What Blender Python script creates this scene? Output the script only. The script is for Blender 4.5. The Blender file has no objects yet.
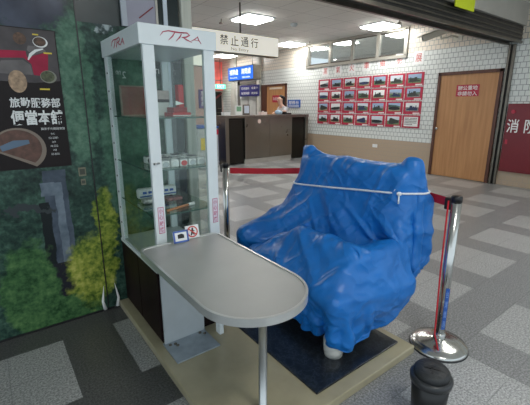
import bpy, bmesh, math, random
import numpy as np
from mathutils import Vector, Matrix
from mathutils.bvhtree import BVHTree

S = bpy.context.scene
COL = S.collection
random.seed(7)

# ------------------------------------------------------------------ camera, world, exposure
cam_d = bpy.data.cameras.new('camera')
cam = bpy.data.objects.new('camera', cam_d)
COL.objects.link(cam)
F_PX = 367.0
cam_d.sensor_fit = 'HORIZONTAL'
cam_d.sensor_width = 36.0
cam_d.lens = F_PX / 530.0 * 36.0
cam_d.shift_y = -(202.5 - 198.0) / 530.0
cam_d.clip_start = 0.02
cam.location = (0, 0, 1.45)
cam.rotation_euler = (math.radians(90 - 14.0), 0, math.radians(-37.0))
S.camera = cam

W = bpy.data.worlds.new('world')
S.world = W
W.use_nodes = True
W.node_tree.nodes['Background'].inputs[0].default_value = (0.80, 0.92, 1.0, 1)
W.node_tree.nodes['Background'].inputs[1].default_value = 0.75
S.view_settings.view_transform = 'Standard'
S.view_settings.look = 'None'
S.view_settings.gamma = 1.0
S.view_settings.exposure = 0.7
LAMP = 17.0          # emission strength of the ceiling panels

# ------------------------------------------------------------------ materials
MATS = {}
def mat(name, col, rough=0.5, metal=0.0, var=0.06, vscale=8.0, bump=0.0, bscale=60.0, spec=0.5, emit=0.0, coat=0.0, stretch=None):
    if name in MATS: return MATS[name]
    m = bpy.data.materials.new(name); m.use_nodes = True
    nt = m.node_tree; N = nt.nodes; L = nt.links
    b = N['Principled BSDF']
    b.inputs['Roughness'].default_value = rough
    b.inputs['Metallic'].default_value = metal
    b.inputs['Specular IOR Level'].default_value = spec
    b.inputs['Coat Weight'].default_value = coat
    tc = N.new('ShaderNodeTexCoord')
    src = tc.outputs['Object']
    if stretch:
        mp = N.new('ShaderNodeMapping'); mp.inputs['Scale'].default_value = stretch
        L.new(src, mp.inputs['Vector']); src = mp.outputs['Vector']
    no = N.new('ShaderNodeTexNoise'); no.inputs['Scale'].default_value = vscale; no.inputs['Detail'].default_value = 4
    L.new(src, no.inputs['Vector'])
    rp = N.new('ShaderNodeValToRGB')
    rp.color_ramp.elements[0].position = 0.3; rp.color_ramp.elements[1].position = 0.7
    rp.color_ramp.elements[0].color = tuple(max(0, c * (1 - var)) for c in col) + (1,)
    rp.color_ramp.elements[1].color = tuple(min(1, c * (1 + var)) for c in col) + (1,)
    L.new(no.outputs['Fac'], rp.inputs['Fac'])
    L.new(rp.outputs['Color'], b.inputs['Base Color'])
    if emit:
        L.new(rp.outputs['Color'], b.inputs['Emission Color'])
        b.inputs['Emission Strength'].default_value = emit
    if bump:
        n2 = N.new('ShaderNodeTexNoise'); n2.inputs['Scale'].default_value = bscale; n2.inputs['Detail'].default_value = 5
        L.new(src, n2.inputs['Vector'])
        bp = N.new('ShaderNodeBump'); bp.inputs['Strength'].default_value = bump; bp.inputs['Distance'].default_value = 0.01
        L.new(n2.outputs['Fac'], bp.inputs['Height']); L.new(bp.outputs['Normal'], b.inputs['Normal'])
    MATS[name] = m
    return m

def glass_mat(name, tint=(0.95, 0.985, 0.97), refl=0.05):
    if name in MATS: return MATS[name]
    m = bpy.data.materials.new(name); m.use_nodes = True
    nt = m.node_tree; N = nt.nodes; L = nt.links
    N.remove(N['Principled BSDF'])
    t = N.new('ShaderNodeBsdfTransparent'); t.inputs['Color'].default_value = tint + (1,)
    g = N.new('ShaderNodeBsdfGlossy'); g.inputs['Roughness'].default_value = 0.02
    fr = N.new('ShaderNodeLayerWeight'); fr.inputs['Blend'].default_value = 0.5
    pw_ = N.new('ShaderNodeMath'); pw_.operation = 'POWER'; pw_.inputs[1].default_value = 4.0; L.new(fr.outputs['Facing'], pw_.inputs[0])
    sc_ = N.new('ShaderNodeMath'); sc_.operation = 'MULTIPLY_ADD'; sc_.inputs[1].default_value = 0.6; sc_.inputs[2].default_value = refl * 0.4; L.new(pw_.outputs[0], sc_.inputs[0])
    no = N.new('ShaderNodeTexNoise'); no.inputs['Scale'].default_value = 3
    ml = N.new('ShaderNodeMath'); ml.operation = 'MULTIPLY_ADD'; ml.inputs[1].default_value = 0.03; 
    L.new(no.outputs['Fac'], ml.inputs[0]); L.new(sc_.outputs[0], ml.inputs[2])
    mx = N.new('ShaderNodeMixShader')
    L.new(ml.outputs[0], mx.inputs[0]); L.new(t.outputs[0], mx.inputs[1]); L.new(g.outputs[0], mx.inputs[2])
    L.new(mx.outputs[0], N['Material Output'].inputs['Surface'])
    MATS[name] = m
    return m

class G:
    """small node-graph helper"""
    def __init__(s, name):
        s.m = bpy.data.materials.new(name); s.m.use_nodes = True
        s.N = s.m.node_tree.nodes; s.L = s.m.node_tree.links
        s.b = s.N['Principled BSDF']; MATS[name] = s.m
        s.pos = s.N.new('ShaderNodeNewGeometry').outputs['Position']
    def put(s, sock, v):
        if hasattr(v, 'is_linked') or hasattr(v, 'links'): s.L.new(v, sock)
        else: sock.default_value = v
    def math(s, op, a, b=0.0, c=None, clamp=False):
        n = s.N.new('ShaderNodeMath'); n.operation = op; n.use_clamp = clamp
        s.put(n.inputs[0], a); s.put(n.inputs[1], b)
        if c is not None: s.put(n.inputs[2], c)
        return n.outputs[0]
    def xyz(s, v):
        n = s.N.new('ShaderNodeSeparateXYZ'); s.L.new(v, n.inputs[0]); return n.outputs
    def noise(s, scale, detail=4, vec=None, rough=0.5, out='Fac'):
        n = s.N.new('ShaderNodeTexNoise'); n.inputs['Scale'].default_value = scale
        n.inputs['Detail'].default_value = detail; n.inputs['Roughness'].default_value = rough
        s.L.new(vec if vec is not None else s.pos, n.inputs['Vector']); return n.outputs[out]
    def mix(s, f, a, b):
        n = s.N.new('ShaderNodeMix'); n.data_type = 'RGBA'
        s.put(n.inputs[0], f); s.put(n.inputs[6], a); s.put(n.inputs[7], b)
        return n.outputs[2]
    def ramp(s, f, stops):
        n = s.N.new('ShaderNodeValToRGB'); s.L.new(f, n.inputs[0])
        e = n.color_ramp.elements
        while len(e) < len(stops): e.new(0.5)
        for el, (p, c) in zip(e, stops): el.position = p; el.color = c if len(c) == 4 else c + (1,)
        return n.outputs[0]
    def bump(s, h, strength=0.3, dist=0.01):
        n = s.N.new('ShaderNodeBump'); n.inputs['Strength'].default_value = strength; n.inputs['Distance'].default_value = dist
        s.L.new(h, n.inputs['Height']); s.L.new(n.outputs[0], s.b.inputs['Normal'])
    def comb(s, x, y, z=0.0):
        n = s.N.new('ShaderNodeCombineXYZ'); s.put(n.inputs[0], x); s.put(n.inputs[1], y); s.put(n.inputs[2], z); return n.outputs[0]

def c4(r, g, b): return (r, g, b, 1)

def cell_line(g, coord, period, offset, width):
    """1 on lines of `width` at every period"""
    a = g.math('SUBTRACT', coord, offset)
    a = g.math('DIVIDE', a, period)
    fr = g.math('FRACT', a)
    return g.math('LESS_THAN', fr, width / period)

def make_floor(name, ox, oy, lo, hi, per=0.9, light=0.56):
    g = G(name)
    x, y, z = g.xyz(g.pos)
    fx = cell_line(g, x, per, ox, light)
    fy = cell_line(g, y, per, oy, light)
    blk = g.math('MULTIPLY', fx, fy)
    sp = g.noise(95, 3, rough=0.75)
    sp2 = g.noise(6, 3)
    spk = g.ramp(sp, [(0.36, (0.50, 0.50, 0.50)), (0.5, (0.96, 0.96, 0.96)), (0.64, (1.55, 1.55, 1.55))])
    base = g.mix(blk, c4(*lo), c4(*hi))
    n = g.N.new('ShaderNodeMix'); n.data_type = 'RGBA'; n.blend_type = 'MULTIPLY'; n.inputs[0].default_value = 1
    g.L.new(base, n.inputs[6]); g.L.new(spk, n.inputs[7])
    jx = cell_line(g, x, 0.3, ox, 0.006); jy = cell_line(g, y, 0.3, oy, 0.006)
    j = g.math('MULTIPLY', g.math('MAXIMUM', jx, jy), 0.35)
    col = g.mix(j, n.outputs[2], c4(0.10, 0.10, 0.10))
    g.L.new(col, g.b.inputs['Base Color'])
    r = g.math('MULTIPLY_ADD', sp2, 0.2, 0.24)
    g.L.new(r, g.b.inputs['Roughness'])
    return g.m

def make_tiles(name, horiz):
    """wall tiles; horiz = 0 uses world X, 1 uses world Y"""
    g = G(name)
    p = g.xyz(g.pos)
    h = p[horiz]; z = p[2]
    br = g.N.new('ShaderNodeTexBrick')
    br.offset = 0.5; br.squash = 1.0
    br.inputs['Scale'].default_value = 1.0
    br.inputs['Brick Width'].default_value = 0.097; br.inputs['Row Height'].default_value = 0.096
    br.inputs['Mortar Size'].default_value = 0.0055; br.inputs['Mortar Smooth'].default_value = 0.2
    br.inputs['Color1'].default_value = c4(1, 1, 1); br.inputs['Color2'].default_value = c4(0.92, 0.93, 0.93)
    br.inputs['Mortar'].default_value = c4(0.16, 0.17, 0.18)
    g.L.new(g.comb(h, z), br.inputs['Vector'])
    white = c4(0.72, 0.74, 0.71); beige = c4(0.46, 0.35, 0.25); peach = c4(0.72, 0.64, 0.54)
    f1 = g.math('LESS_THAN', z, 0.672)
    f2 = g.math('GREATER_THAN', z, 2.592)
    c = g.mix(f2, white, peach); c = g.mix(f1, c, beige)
    mort = g.math('MULTIPLY', br.outputs['Fac'], g.math('SUBTRACT', 1.0, g.math('MULTIPLY', f1, 0.75)))
    n = g.N.new('ShaderNodeMix'); n.data_type = 'RGBA'
    g.L.new(mort, n.inputs[0]); g.L.new(c, n.inputs[6]); n.inputs[7].default_value = c4(0.28, 0.29, 0.29)
    g.L.new(n.outputs[2], g.b.inputs['Base Color'])
    g.b.inputs['Roughness'].default_value = 0.28
    g.bump(g.math('SUBTRACT', 1.0, br.outputs['Fac']), 0.3, 0.004)
    return g.m

def make_ceiling():
    g = G('ceiling_board')
    x, y, z = g.xyz(g.pos)
    lx = cell_line(g, x, 0.605, 0.235, 0.010); ly = cell_line(g, y, 0.605, 0.13, 0.010)
    l = g.math('MULTIPLY', g.math('MAXIMUM', lx, ly), 0.6)
    n = g.noise(1.4, 3)
    c = g.ramp(n, [(0.3, (0.76, 0.745, 0.69)), (0.7, (0.83, 0.815, 0.765))])
    g.L.new(g.mix(l, c, c4(0.16, 0.15, 0.14)), g.b.inputs['Base Color'])
    g.b.inputs['Roughness'].default_value = 0.6
    return g.m

def make_wood(name, c1, c2, vertical=True):
    g = G(name)
    x, y, z = g.xyz(g.pos)
    v = g.comb(g.math('MULTIPLY', x, 14.0), g.math('MULTIPLY', y, 14.0), g.math('MULTIPLY', z, 0.9))
    n = g.noise(1.6, 5, v)
    c = g.ramp(n, [(0.3, c1), (0.7, c2)])
    g.L.new(c, g.b.inputs['Base Color'])
    g.b.inputs['Roughness'].default_value = 0.38
    return g.m

def make_steel(name, col, rough, sx=1.0, sz=60.0, metal=1.0):
    g = G(name)
    x, y, z = g.xyz(g.pos)
    v = g.comb(g.math('MULTIPLY', x, sz), g.math('MULTIPLY', y, sz), g.math('MULTIPLY', z, sx))
    n = g.noise(1.0, 4, v)
    c = g.ramp(n, [(0.3, tuple(k * 0.88 for k in col)), (0.7, tuple(min(1, k * 1.1) for k in col))])
    g.L.new(c, g.b.inputs['Base Color'])
    g.b.inputs['Metallic'].default_value = metal
    r = g.math('MULTIPLY_ADD', g.noise(5, 3), 0.16, rough - 0.08)
    g.L.new(r, g.b.inputs['Roughness'])
    return g.m

def make_mural():
    """printed garden photograph on the partition panels"""
    g = G('mural_print')
    x, y, z = g.xyz(g.pos)
    d = g.noise(9, 4, rough=0.65, out='Color')
    dx = g.xyz(d)
    xx = g.math('MULTIPLY_ADD', g.math('SUBTRACT', dx[0], 0.5), 0.20, x)
    zz = g.math('MULTIPLY_ADD', g.math('SUBTRACT', dx[1], 0.5), 0.30, z)
    big = g.noise(6.5, 4, rough=0.62)
    fine = g.noise(30, 4, rough=0.6)
    lf = g.math('MULTIPLY_ADD', fine, 0.55, g.math('MULTIPLY', big, 0.5))
    dark = g.ramp(lf, [(0.36, (0.010, 0.020, 0.018)), (0.52, (0.028, 0.062, 0.048)), (0.62, (0.055, 0.115, 0.085)), (0.75, (0.12, 0.20, 0.15))])
    mid = g.ramp(lf, [(0.34, (0.025, 0.06, 0.042)), (0.52, (0.075, 0.165, 0.11)), (0.70, (0.15, 0.26, 0.18))])
    yel = g.ramp(lf, [(0.34, (0.015, 0.035, 0.012)), (0.46, (0.10, 0.16, 0.028)), (0.57, (0.28, 0.33, 0.055)), (0.71, (0.52, 0.50, 0.13))])
    grn = g.ramp(lf, [(0.34, (0.008, 0.025, 0.012)), (0.50, (0.045, 0.12, 0.045)), (0.66, (0.11, 0.22, 0.08)), (0.8, (0.2, 0.32, 0.14))])
    def blob(cx, cz, rx, rz, soft=0.5):
        a = g.math('DIVIDE', g.math('SUBTRACT', xx, cx), rx); b = g.math('DIVIDE', g.math('SUBTRACT', zz, cz), rz)
        r2 = g.math('ADD', g.math('MULTIPLY', a, a), g.math('MULTIPLY', b, b))
        return g.math('SMOOTH_MIN', 1.0, g.math('MULTIPLY', g.math('SUBTRACT', 1.0 + soft, r2, clamp=True), 1.0 / soft, clamp=True), 0.05)
    def rect(x0, x1, z0, z1, lean=0.0):
        xa = g.math('MULTIPLY_ADD', g.math('SUBTRACT', xx, x), 0.16, g.math('MULTIPLY_ADD', z, lean, x))
        f = g.math('MULTIPLY', g.math('GREATER_THAN', xa, x0), g.math('LESS_THAN', xa, x1))
        f2 = g.math('MULTIPLY', g.math('GREATER_THAN', z, z0), g.math('LESS_THAN', z, z1))
        return g.math('MULTIPLY', f, f2)
    c = dark
    c = g.mix(blob(0.50, 1.55, 0.09, 0.42), c, mid)
    c = g.mix(blob(0.85, 1.15, 0.22, 0.55), c, mid)
    gy = g.ramp(g.noise(12, 3), [(0.3, (0.045, 0.06, 0.085)), (0.7, (0.10, 0.125, 0.165))])
    c = g.mix(rect(0.245, 0.375, 0.28, 1.06), c, gy)
    lite = g.ramp(g.noise(15, 3), [(0.3, (0.10, 0.13, 0.17)), (0.7, (0.20, 0.24, 0.29))])
    c = g.mix(rect(0.30, 0.345, 0.44, 0.98), c, lite)
    c = g.mix(rect(0.225, 0.30, 0.90, 0.985), c, lite)
    c = g.mix(rect(0.255, 0.335, 0.385, 0.40), c, c4(0.30, 0.33, 0.34))
    c = g.mix(rect(0.205, 0.265, 0.42, 0.86), c, c4(0.015, 0.02, 0.022))
    c = g.mix(blob(0.14, 0.825, 0.13, 0.030, 0.25), c, c4(0.045, 0.055, 0.06))
    c = g.mix(rect(0.215, 0.35, 0.16, 0.44), c, c4(0.022, 0.022, 0.030))
    c = g.mix(blob(0.10, 0.28, 0.15, 0.30), c, grn)
    c = g.mix(blob(0.30, 0.08, 0.2, 0.11), c, grn)
    c = g.mix(blob(0.46, 0.33, 0.12, 0.22, 0.8), c, yel)
    c = g.mix(blob(0.585, 0.55, 0.055, 0.30, 0.8), c, yel)
    sk = g.ramp(g.noise(30, 3), [(0.46, (0.04, 0.06, 0.06)), (0.62, (0.34, 0.40, 0.41))])
    c = g.mix(blob(0.69, 1.985, 0.085, 0.045, 0.3), c, sk)
    top = g.ramp(g.noise(5, 3), [(0.3, (0.03, 0.035, 0.055)), (0.7, (0.075, 0.085, 0.12))])
    c = g.mix(blob(0.28, 2.02, 0.17, 0.12, 0.6), c, top)
    g.L.new(c, g.b.inputs['Base Color'])
    g.b.inputs['Roughness'].default_value = 0.22
    g.b.inputs['Specular IOR Level'].default_value = 0.22
    return g.m

# ------------------------------------------------------------------ geometry helpers
class MB:
    def __init__(s): s.bm = bmesh.new(); s.mi = 0
    def _fin(s, fs, mi=None):
        for f in fs: f.material_index = s.mi if mi is None else mi
    def box(s, x0, x1, y0, y1, z0, z1, bev=0.0, M=None):
        vs = [s.bm.verts.new(Vector((x, y, z))) for z in (z0, z1) for y in (y0, y1) for x in (x0, x1)]
        idx = [(0, 2, 3, 1), (4, 5, 7, 6), (0, 1, 5, 4), (2, 6, 7, 3), (0, 4, 6, 2), (1, 3, 7, 5)]
        fs = [s.bm.faces.new([vs[i] for i in q]) for q in idx]
        if bev > 0:
            es = list({e for f in fs for e in f.edges})
            r = bmesh.ops.bevel(s.bm, geom=es, offset=bev, segments=2, profile=0.5, affect='EDGES')
            vset = set(r['verts']) | {v for v in vs if v.is_valid}
            fs = list({f for v in vset for f in v.link_faces})
            vs = list(vset)
        s._fin(fs)
        if M is not None:
            for v in vs: v.co = M @ v.co
        return s
    def prism(s, pts, axis_o, r, u, depth, bev=0.0):
        """polygon pts (a,b) in plane origin axis_o spanned by r,u; extruded by depth along r x u (towards the viewer side)"""
        o = Vector(axis_o); r = Vector(r); u = Vector(u); n = r.cross(u)
        lo = [s.bm.verts.new(o + r * a + u * b) for a, b in pts]
        hi = [s.bm.verts.new(o + r * a + u * b + n * depth) for a, b in pts]
        k = len(pts)
        fs = [s.bm.faces.new(list(reversed(lo))), s.bm.faces.new(hi)]
        for i in range(k):
            fs.append(s.bm.faces.new([lo[i], lo[(i + 1) % k], hi[(i + 1) % k], hi[i]]))
        s._fin(fs)
        return s
    def rot(s, pts, base, seg=32, cap=True):
        """lathe of (radius, z) about vertical axis at base"""
        o = Vector(base); rings = []
        for (r, z) in pts:
            if r < 1e-6: rings.append([s.bm.verts.new(o + Vector((0, 0, z)))])
            else: rings.append([s.bm.verts.new(o + Vector((r * math.cos(2 * math.pi * i / seg), r * math.sin(2 * math.pi * i / seg), z))) for i in range(seg)])
        fs = []
        for a, b in zip(rings[:-1], rings[1:]):
            if len(a) == 1 and len(b) == 1: continue
            for i in range(seg):
                j = (i + 1) % seg
                if len(a) == 1: fs.append(s.bm.faces.new([a[0], b[j], b[i]]))
                elif len(b) == 1: fs.append(s.bm.faces.new([a[i], a[j], b[0]]))
                else: fs.append(s.bm.faces.new([a[i], a[j], b[j], b[i]]))
        if cap:
            if len(rings[0]) > 1: fs.append(s.bm.faces.new(list(reversed(rings[0]))))
            if len(rings[-1]) > 1: fs.append(s.bm.faces.new(rings[-1]))
        for f in fs: f.smooth = True
        s._fin(fs)
        return s
    def tube(s, pts, rad, seg=12, cap=True):
        pts = [Vector(p) for p in pts]; n = len(pts)
        rads = rad if isinstance(rad, (list, tuple)) else [rad] * n
        rings = []; prev = None
        for i, p in enumerate(pts):
            t = (pts[min(i + 1, n - 1)] - pts[max(i - 1, 0)]).normalized()
            if prev is None:
                a = t.orthogonal().normalized()
            else:
                a = (prev - t * prev.dot(t)).normalized()
            prev = a; b = t.cross(a)
            rings.append([s.bm.verts.new(p + (a * math.cos(2 * math.pi * k / seg) + b * math.sin(2 * math.pi * k / seg)) * rads[i]) for k in range(seg)])
        fs = []
        for A, B in zip(rings[:-1], rings[1:]):
            for k in range(seg):
                j = (k + 1) % seg
                fs.append(s.bm.faces.new([A[k], A[j], B[j], B[k]]))
        for f in fs: f.smooth = True
        if cap:
            fs.append(s.bm.faces.new(list(reversed(rings[0])))); fs.append(s.bm.faces.new(rings[-1]))
        s._fin(fs)
        return s
    def ball(s, c, r, sc=(1, 1, 1), seg=16):
        M = Matrix.Translation(c) @ Matrix.Diagonal((r * sc[0], r * sc[1], r * sc[2], 1))
        q = bmesh.ops.create_uvsphere(s.bm, u_segments=seg, v_segments=seg // 2 + 2, radius=1, matrix=M)
        fs = {f for v in q['verts'] for f in v.link_faces}
        for f in fs: f.smooth = True
        s._fin(fs)
        return s
    def ribbon(s, pts, o, r, u, depth):
        """pts: (a, b, halfwidth) polyline in the plane -> stroke shape"""
        o = Vector(o); r = Vector(r); u = Vector(u); n = r.cross(u)
        L = []; R = []
        for i, (a, b, w) in enumerate(pts):
            p0 = pts[max(0, i - 1)]; p1 = pts[min(len(pts) - 1, i + 1)]
            t = Vector((p1[0] - p0[0], p1[1] - p0[1])).normalized(); q = Vector((-t.y, t.x))
            L.append((a + q.x * w, b + q.y * w)); R.append((a - q.x * w, b - q.y * w))
        for i in range(len(pts) - 1):
            quad = [R[i], R[i + 1], L[i + 1], L[i]]
            s.prism(quad, o, r, u, depth)
        return s

ORG = {}
def thing(name, loc, label, cat, group=None):
    o = bpy.data.objects.new(name, None); COL.objects.link(o)
    o.location = loc; o['label'] = label; o['category'] = cat
    o.empty_display_size = 0.05
    if group: o['group'] = group
    ORG[o.name] = Vector(loc)
    return o
def build(name, mb, m, parent=None, loc=None, label=None, cat=None, group=None, smooth=False, kind=None):
    me = bpy.data.meshes.new(name)
    bm = mb.bm if isinstance(mb, MB) else mb
    bmesh.ops.recalc_face_normals(bm, faces=bm.faces[:])
    org = ORG[parent.name] if parent else (Vector(loc) if loc is not None else Vector((0, 0, 0)))
    for v in bm.verts: v.co -= org
    if smooth:
        for f in bm.faces: f.smooth = True
    bm.to_mesh(me); bm.free()
    for q in (m if isinstance(m, (list, tuple)) else [m]): me.materials.append(q)
    o = bpy.data.objects.new(name, me); COL.objects.link(o)
    ORG[o.name] = org
    if parent: o.parent = parent
    else: o.location = org
    if label: o['label'] = label
    if cat: o['category'] = cat
    if group: o['group'] = group
    if kind: o['kind'] = kind
    return o
def struct(name, mb, m, parent=None): return build(name, mb, m, parent=parent, kind=None if parent else 'structure')

def text(name, body, center, r, u, w, h, m, parent, depth=0.002, shear=0.0, bold=0.0, mirror=False):
    cu = bpy.data.curves.new('lettering_curve', 'FONT'); cu.body = body; cu.resolution_u = 3; cu.shear = shear; cu.offset = bold
    cu.align_x = 'LEFT'
    t = bpy.data.objects.new('lettering_curve', cu); COL.objects.link(t)
    dg = bpy.context.evaluated_depsgraph_get(); dg.update()
    me = bpy.data.meshes.new_from_object(t.evaluated_get(dg))
    bpy.data.objects.remove(t); bpy.data.curves.remove(cu)
    co = [v.co.copy() for v in me.vertices]
    x0 = min(c.x for c in co); x1 = max(c.x for c in co); y0 = min(c.y for c in co); y1 = max(c.y for c in co)
    r = Vector(r); u = Vector(u); n = r.cross(u); o = Vector(center)
    org = ORG[parent.name] if parent else Vector(center)
    for v in me.vertices:
        a = ((v.co.x - x0) / (x1 - x0) - 0.5) * w * (-1 if mirror else 1); b = ((v.co.y - y0) / (y1 - y0) - 0.5) * h
        v.co = o + r * a + u * b + n * depth - org
    me.materials.clear(); me.materials.append(m)
    for p in me.polygons: p.material_index = 0
    ob = bpy.data.objects.new(name, me); COL.objects.link(ob)
    if parent: ob.parent = parent
    ORG[ob.name] = org
    return ob

def dup(root, loc, label=None, group=None):
    r = root.copy(); COL.objects.link(r); r.location = loc
    if label: r['label'] = label
    if group: r['group'] = group
    for ch in list(root.children):
        c = ch.copy(); COL.objects.link(c); c.parent = r
        for q in ch.children:
            d = q.copy(); COL.objects.link(d); d.parent = c
    ORG[r.name] = Vector(loc)
    return r

RX, RY, UZ = (1, 0, 0), (0, -1, 0), (0, 0, 1)     # right vectors: face towards -Y uses RX, face towards -X uses RY
def ellipse(cx, cz, rx, rz, n=28, a0=0.0, a1=2 * math.pi):
    return [(cx + rx * math.cos(a0 + (a1 - a0) * i / n), cz + rz * math.sin(a0 + (a1 - a0) * i / n)) for i in range(n if a1 - a0 > 6.28 else n + 1)]
def rectp(x0, x1, z0, z1): return [(x0, z0), (x1, z0), (x1, z1), (x0, z1)]

# ------------------------------------------------------------------ palette
M_floor = make_floor('hall_floor_tiles', 0.62, 0.26, (0.27, 0.27, 0.27), (0.42, 0.42, 0.415), 0.9, 0.60)
M_floor2 = make_floor('entrance_floor_tiles', 0.51, 1.825, (0.085, 0.085, 0.082), (0.34, 0.34, 0.33), 0.9, 0.595)
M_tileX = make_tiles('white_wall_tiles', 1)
M_tileY = make_tiles('white_wall_tiles_back', 0)
M_ceil = make_ceiling()
M_mural = make_mural()
M_white = mat('white_painted_metal', (0.74, 0.79, 0.80), 0.35, 0, 0.03)
M_grey = mat('grey_painted_metal', (0.50, 0.54, 0.56), 0.4, 0.1, 0.05)
M_plate = mat('worn_grey_plate', (0.34, 0.39, 0.43), 0.42, 0.3, 0.16, 14)
M_dkwood = mat('dark_brown_laminate', (0.014, 0.007, 0.007), 0.5, 0, 0.3, 20, spec=0.15, stretch=(1, 1, 0.1))
M_table = make_steel('brushed_tabletop_steel', (0.58, 0.58, 0.56), 0.46, 60, 1.5, 0.55)
M_rim = mat('aluminium_rim', (0.70, 0.71, 0.70), 0.32, 0.7, 0.05)
M_leg = mat('satin_steel_leg', (0.55, 0.57, 0.57), 0.35, 0.9, 0.05)
M_chrome = mat('polished_steel', (0.58, 0.58, 0.56), 0.20, 1.0, 0.04)
M_counter = make_steel('counter_steel', (0.27, 0.245, 0.215), 0.30, 1.0, 1.5)
M_countdk = make_steel('counter_steel_dark', (0.05, 0.047, 0.042), 0.36, 1.0, 1.5)
M_black = mat('black_plastic', (0.012, 0.012, 0.013), 0.35, 0, 0.2)
M_rubber = mat('black_rubber', (0.02, 0.022, 0.024), 0.5, 0, 0.2, bump=0.3)
M_red = mat('red_webbing', (0.55, 0.008, 0.022), 0.6, 0, 0.08, bump=0.2, bscale=400)
M_redpaint = mat('dark_red_paint', (0.17, 0.005, 0.012), 0.3, 0, 0.05)
M_redsign = mat('red_sign_face', (0.46, 0.02, 0.05), 0.4, 0, 0.05)
M_frame_red = mat('red_mount_board', (0.45, 0.02, 0.055), 0.55, 0, 0.08)
M_paper = mat('white_paper', (0.80, 0.80, 0.79), 0.7, 0, 0.02)
M_ink_red = mat('red_ink', (0.62, 0.05, 0.04), 0.6, 0, 0.1)
M_ink_blk = mat('black_ink', (0.02, 0.02, 0.022), 0.6, 0, 0.1)
M_ink_wht = mat('white_ink', (0.85, 0.85, 0.83), 0.6, 0, 0.03)
M_ink_mag = mat('magenta_ink', (0.50, 0.03, 0.13), 0.6, 0, 0.1)
M_yellow = mat('yellow_ink', (0.72, 0.55, 0.05), 0.5, 0, 0.05)
M_yelsign = mat('yellow_green_sign', (0.62, 0.72, 0.02), 0.5, 0, 0.05)
M_door = make_wood('orange_wood_veneer', (0.43, 0.20, 0.075), (0.56, 0.28, 0.115))
M_jamb = make_wood('dark_red_wood', (0.075, 0.022, 0.012), (0.12, 0.04, 0.02))
M_alu = mat('aluminium_frame', (0.42, 0.40, 0.35), 0.35, 0.6, 0.05)
M_blackmet = mat('black_metal', (0.03, 0.03, 0.03), 0.28, 0.6, 0.2)
M_bronze = mat('bronze_metal', (0.16, 0.145, 0.12), 0.3, 0.8, 0.15)
M_blue = mat('blue_tarpaulin', (0.008, 0.14, 0.52), 0.38, 0, 0.10, 5, bump=0.10, bscale=26, spec=0.5)
g = G('blue_tarpaulin_creased')
x, y, z = g.xyz(g.pos)
wv = g.noise(2.2, 3, out='Color'); wx = g.xyz(wv)
pq = g.math('ADD', y, g.math('MULTIPLY', z, 0.8)); qq = g.math('SUBTRACT', y, z)
v1 = g.comb(g.math('MULTIPLY_ADD', wx[0], 1.6, g.math('MULTIPLY', pq, 4.4)), g.math('MULTIPLY_ADD', wx[1], 0.8, g.math('MULTIPLY', qq, 1.5)), g.math('MULTIPLY', x, 3.0))
v2 = g.comb(g.math('MULTIPLY_ADD', wx[1], 1.6, g.math('MULTIPLY', qq, 5.0)), g.math('MULTIPLY_ADD', wx[2], 0.8, g.math('MULTIPLY', pq, 1.8)), g.math('MULTIPLY', x, 4.0))
def ridge(v, k):
    n = g.noise(1.0, 2, v); a = g.math('ABSOLUTE', g.math('SUBTRACT', n, 0.5))
    return g.math('POWER', g.math('SUBTRACT', 1.0, g.math('MULTIPLY', a, k), clamp=True), 2.0)
hgt = g.math('ADD', ridge(v1, 7.0), g.math('MULTIPLY', ridge(v2, 7.0), 0.8))
hgt = g.math('ADD', hgt, g.math('MULTIPLY', g.noise(30, 4), 0.25))
g.bump(hgt, 0.30, 0.022)
g.L.new(g.ramp(g.noise(4, 3), [(0.3, (0.008, 0.150, 0.50)), (0.7, (0.010, 0.185, 0.60))]), g.b.inputs['Base Color'])
g.b.inputs['Roughness'].default_value = 0.38
M_blue = g.m
M_rope = mat('white_rope', (0.85, 0.86, 0.88), 0.6, 0, 0.08, 200)
M_beige = mat('beige_painted_board', (0.40, 0.355, 0.235), 0.30, 0, 0.10, 7)
M_glass = glass_mat('clear_glass')
M_winglass = glass_mat('window_glass', (0.93, 0.95, 0.95), 0.2)
M_shelf = glass_mat('green_shelf_glass', (0.72, 0.86, 0.80), 0.3)
M_edge = mat('green_glass_edge', (0.03, 0.09, 0.07), 0.2, 0, 0.1)
M_skin = mat('skin', (0.72, 0.44, 0.33), 0.5, 0, 0.04)
M_hair = mat('black_hair', (0.012, 0.010, 0.010), 0.45, 0, 0.3, 60)
M_shirt = mat('white_shirt', (0.78, 0.80, 0.82), 0.7, 0, 0.03)
M_bluecloth = mat('pale_blue_cloth', (0.45, 0.62, 0.78), 0.7, 0, 0.05)
M_navy = mat('navy_trousers', (0.02, 0.025, 0.05), 0.7, 0, 0.1)
M_diff = mat('lit_diffuser', (1.0, 0.99, 0.95), 0.5, 0, 0.005, emit=LAMP)
M_signlit = mat('lit_white_sign', (0.85, 0.82, 0.73), 0.5, 0, 0.02, emit=0.35)
M_bluelit = mat('lit_blue_sign', (0.02, 0.13, 0.60), 0.4, 0, 0.05, emit=0.8)
M_wlit = mat('lit_white_letters', (0.9, 0.95, 1.0), 0.4, 0, 0.02, emit=0.9)
M_navysign = mat('navy_sign', (0.025, 0.025, 0.17), 0.4, 0, 0.08)
M_bluesign = mat('blue_sign', (0.02, 0.10, 0.42), 0.4, 0, 0.08)
M_pink = mat('pink_wall_paint', (0.62, 0.40, 0.34), 0.6, 0, 0.05, 3)
M_redlit = mat('lit_red_panel', (0.75, 0.14, 0.12), 0.4, 0, 0.3, 3, emit=0.18)
M_greenlit = mat('lit_green_sign', (0.10, 0.75, 0.45), 0.4, 0, 0.08, emit=0.9)

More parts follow.
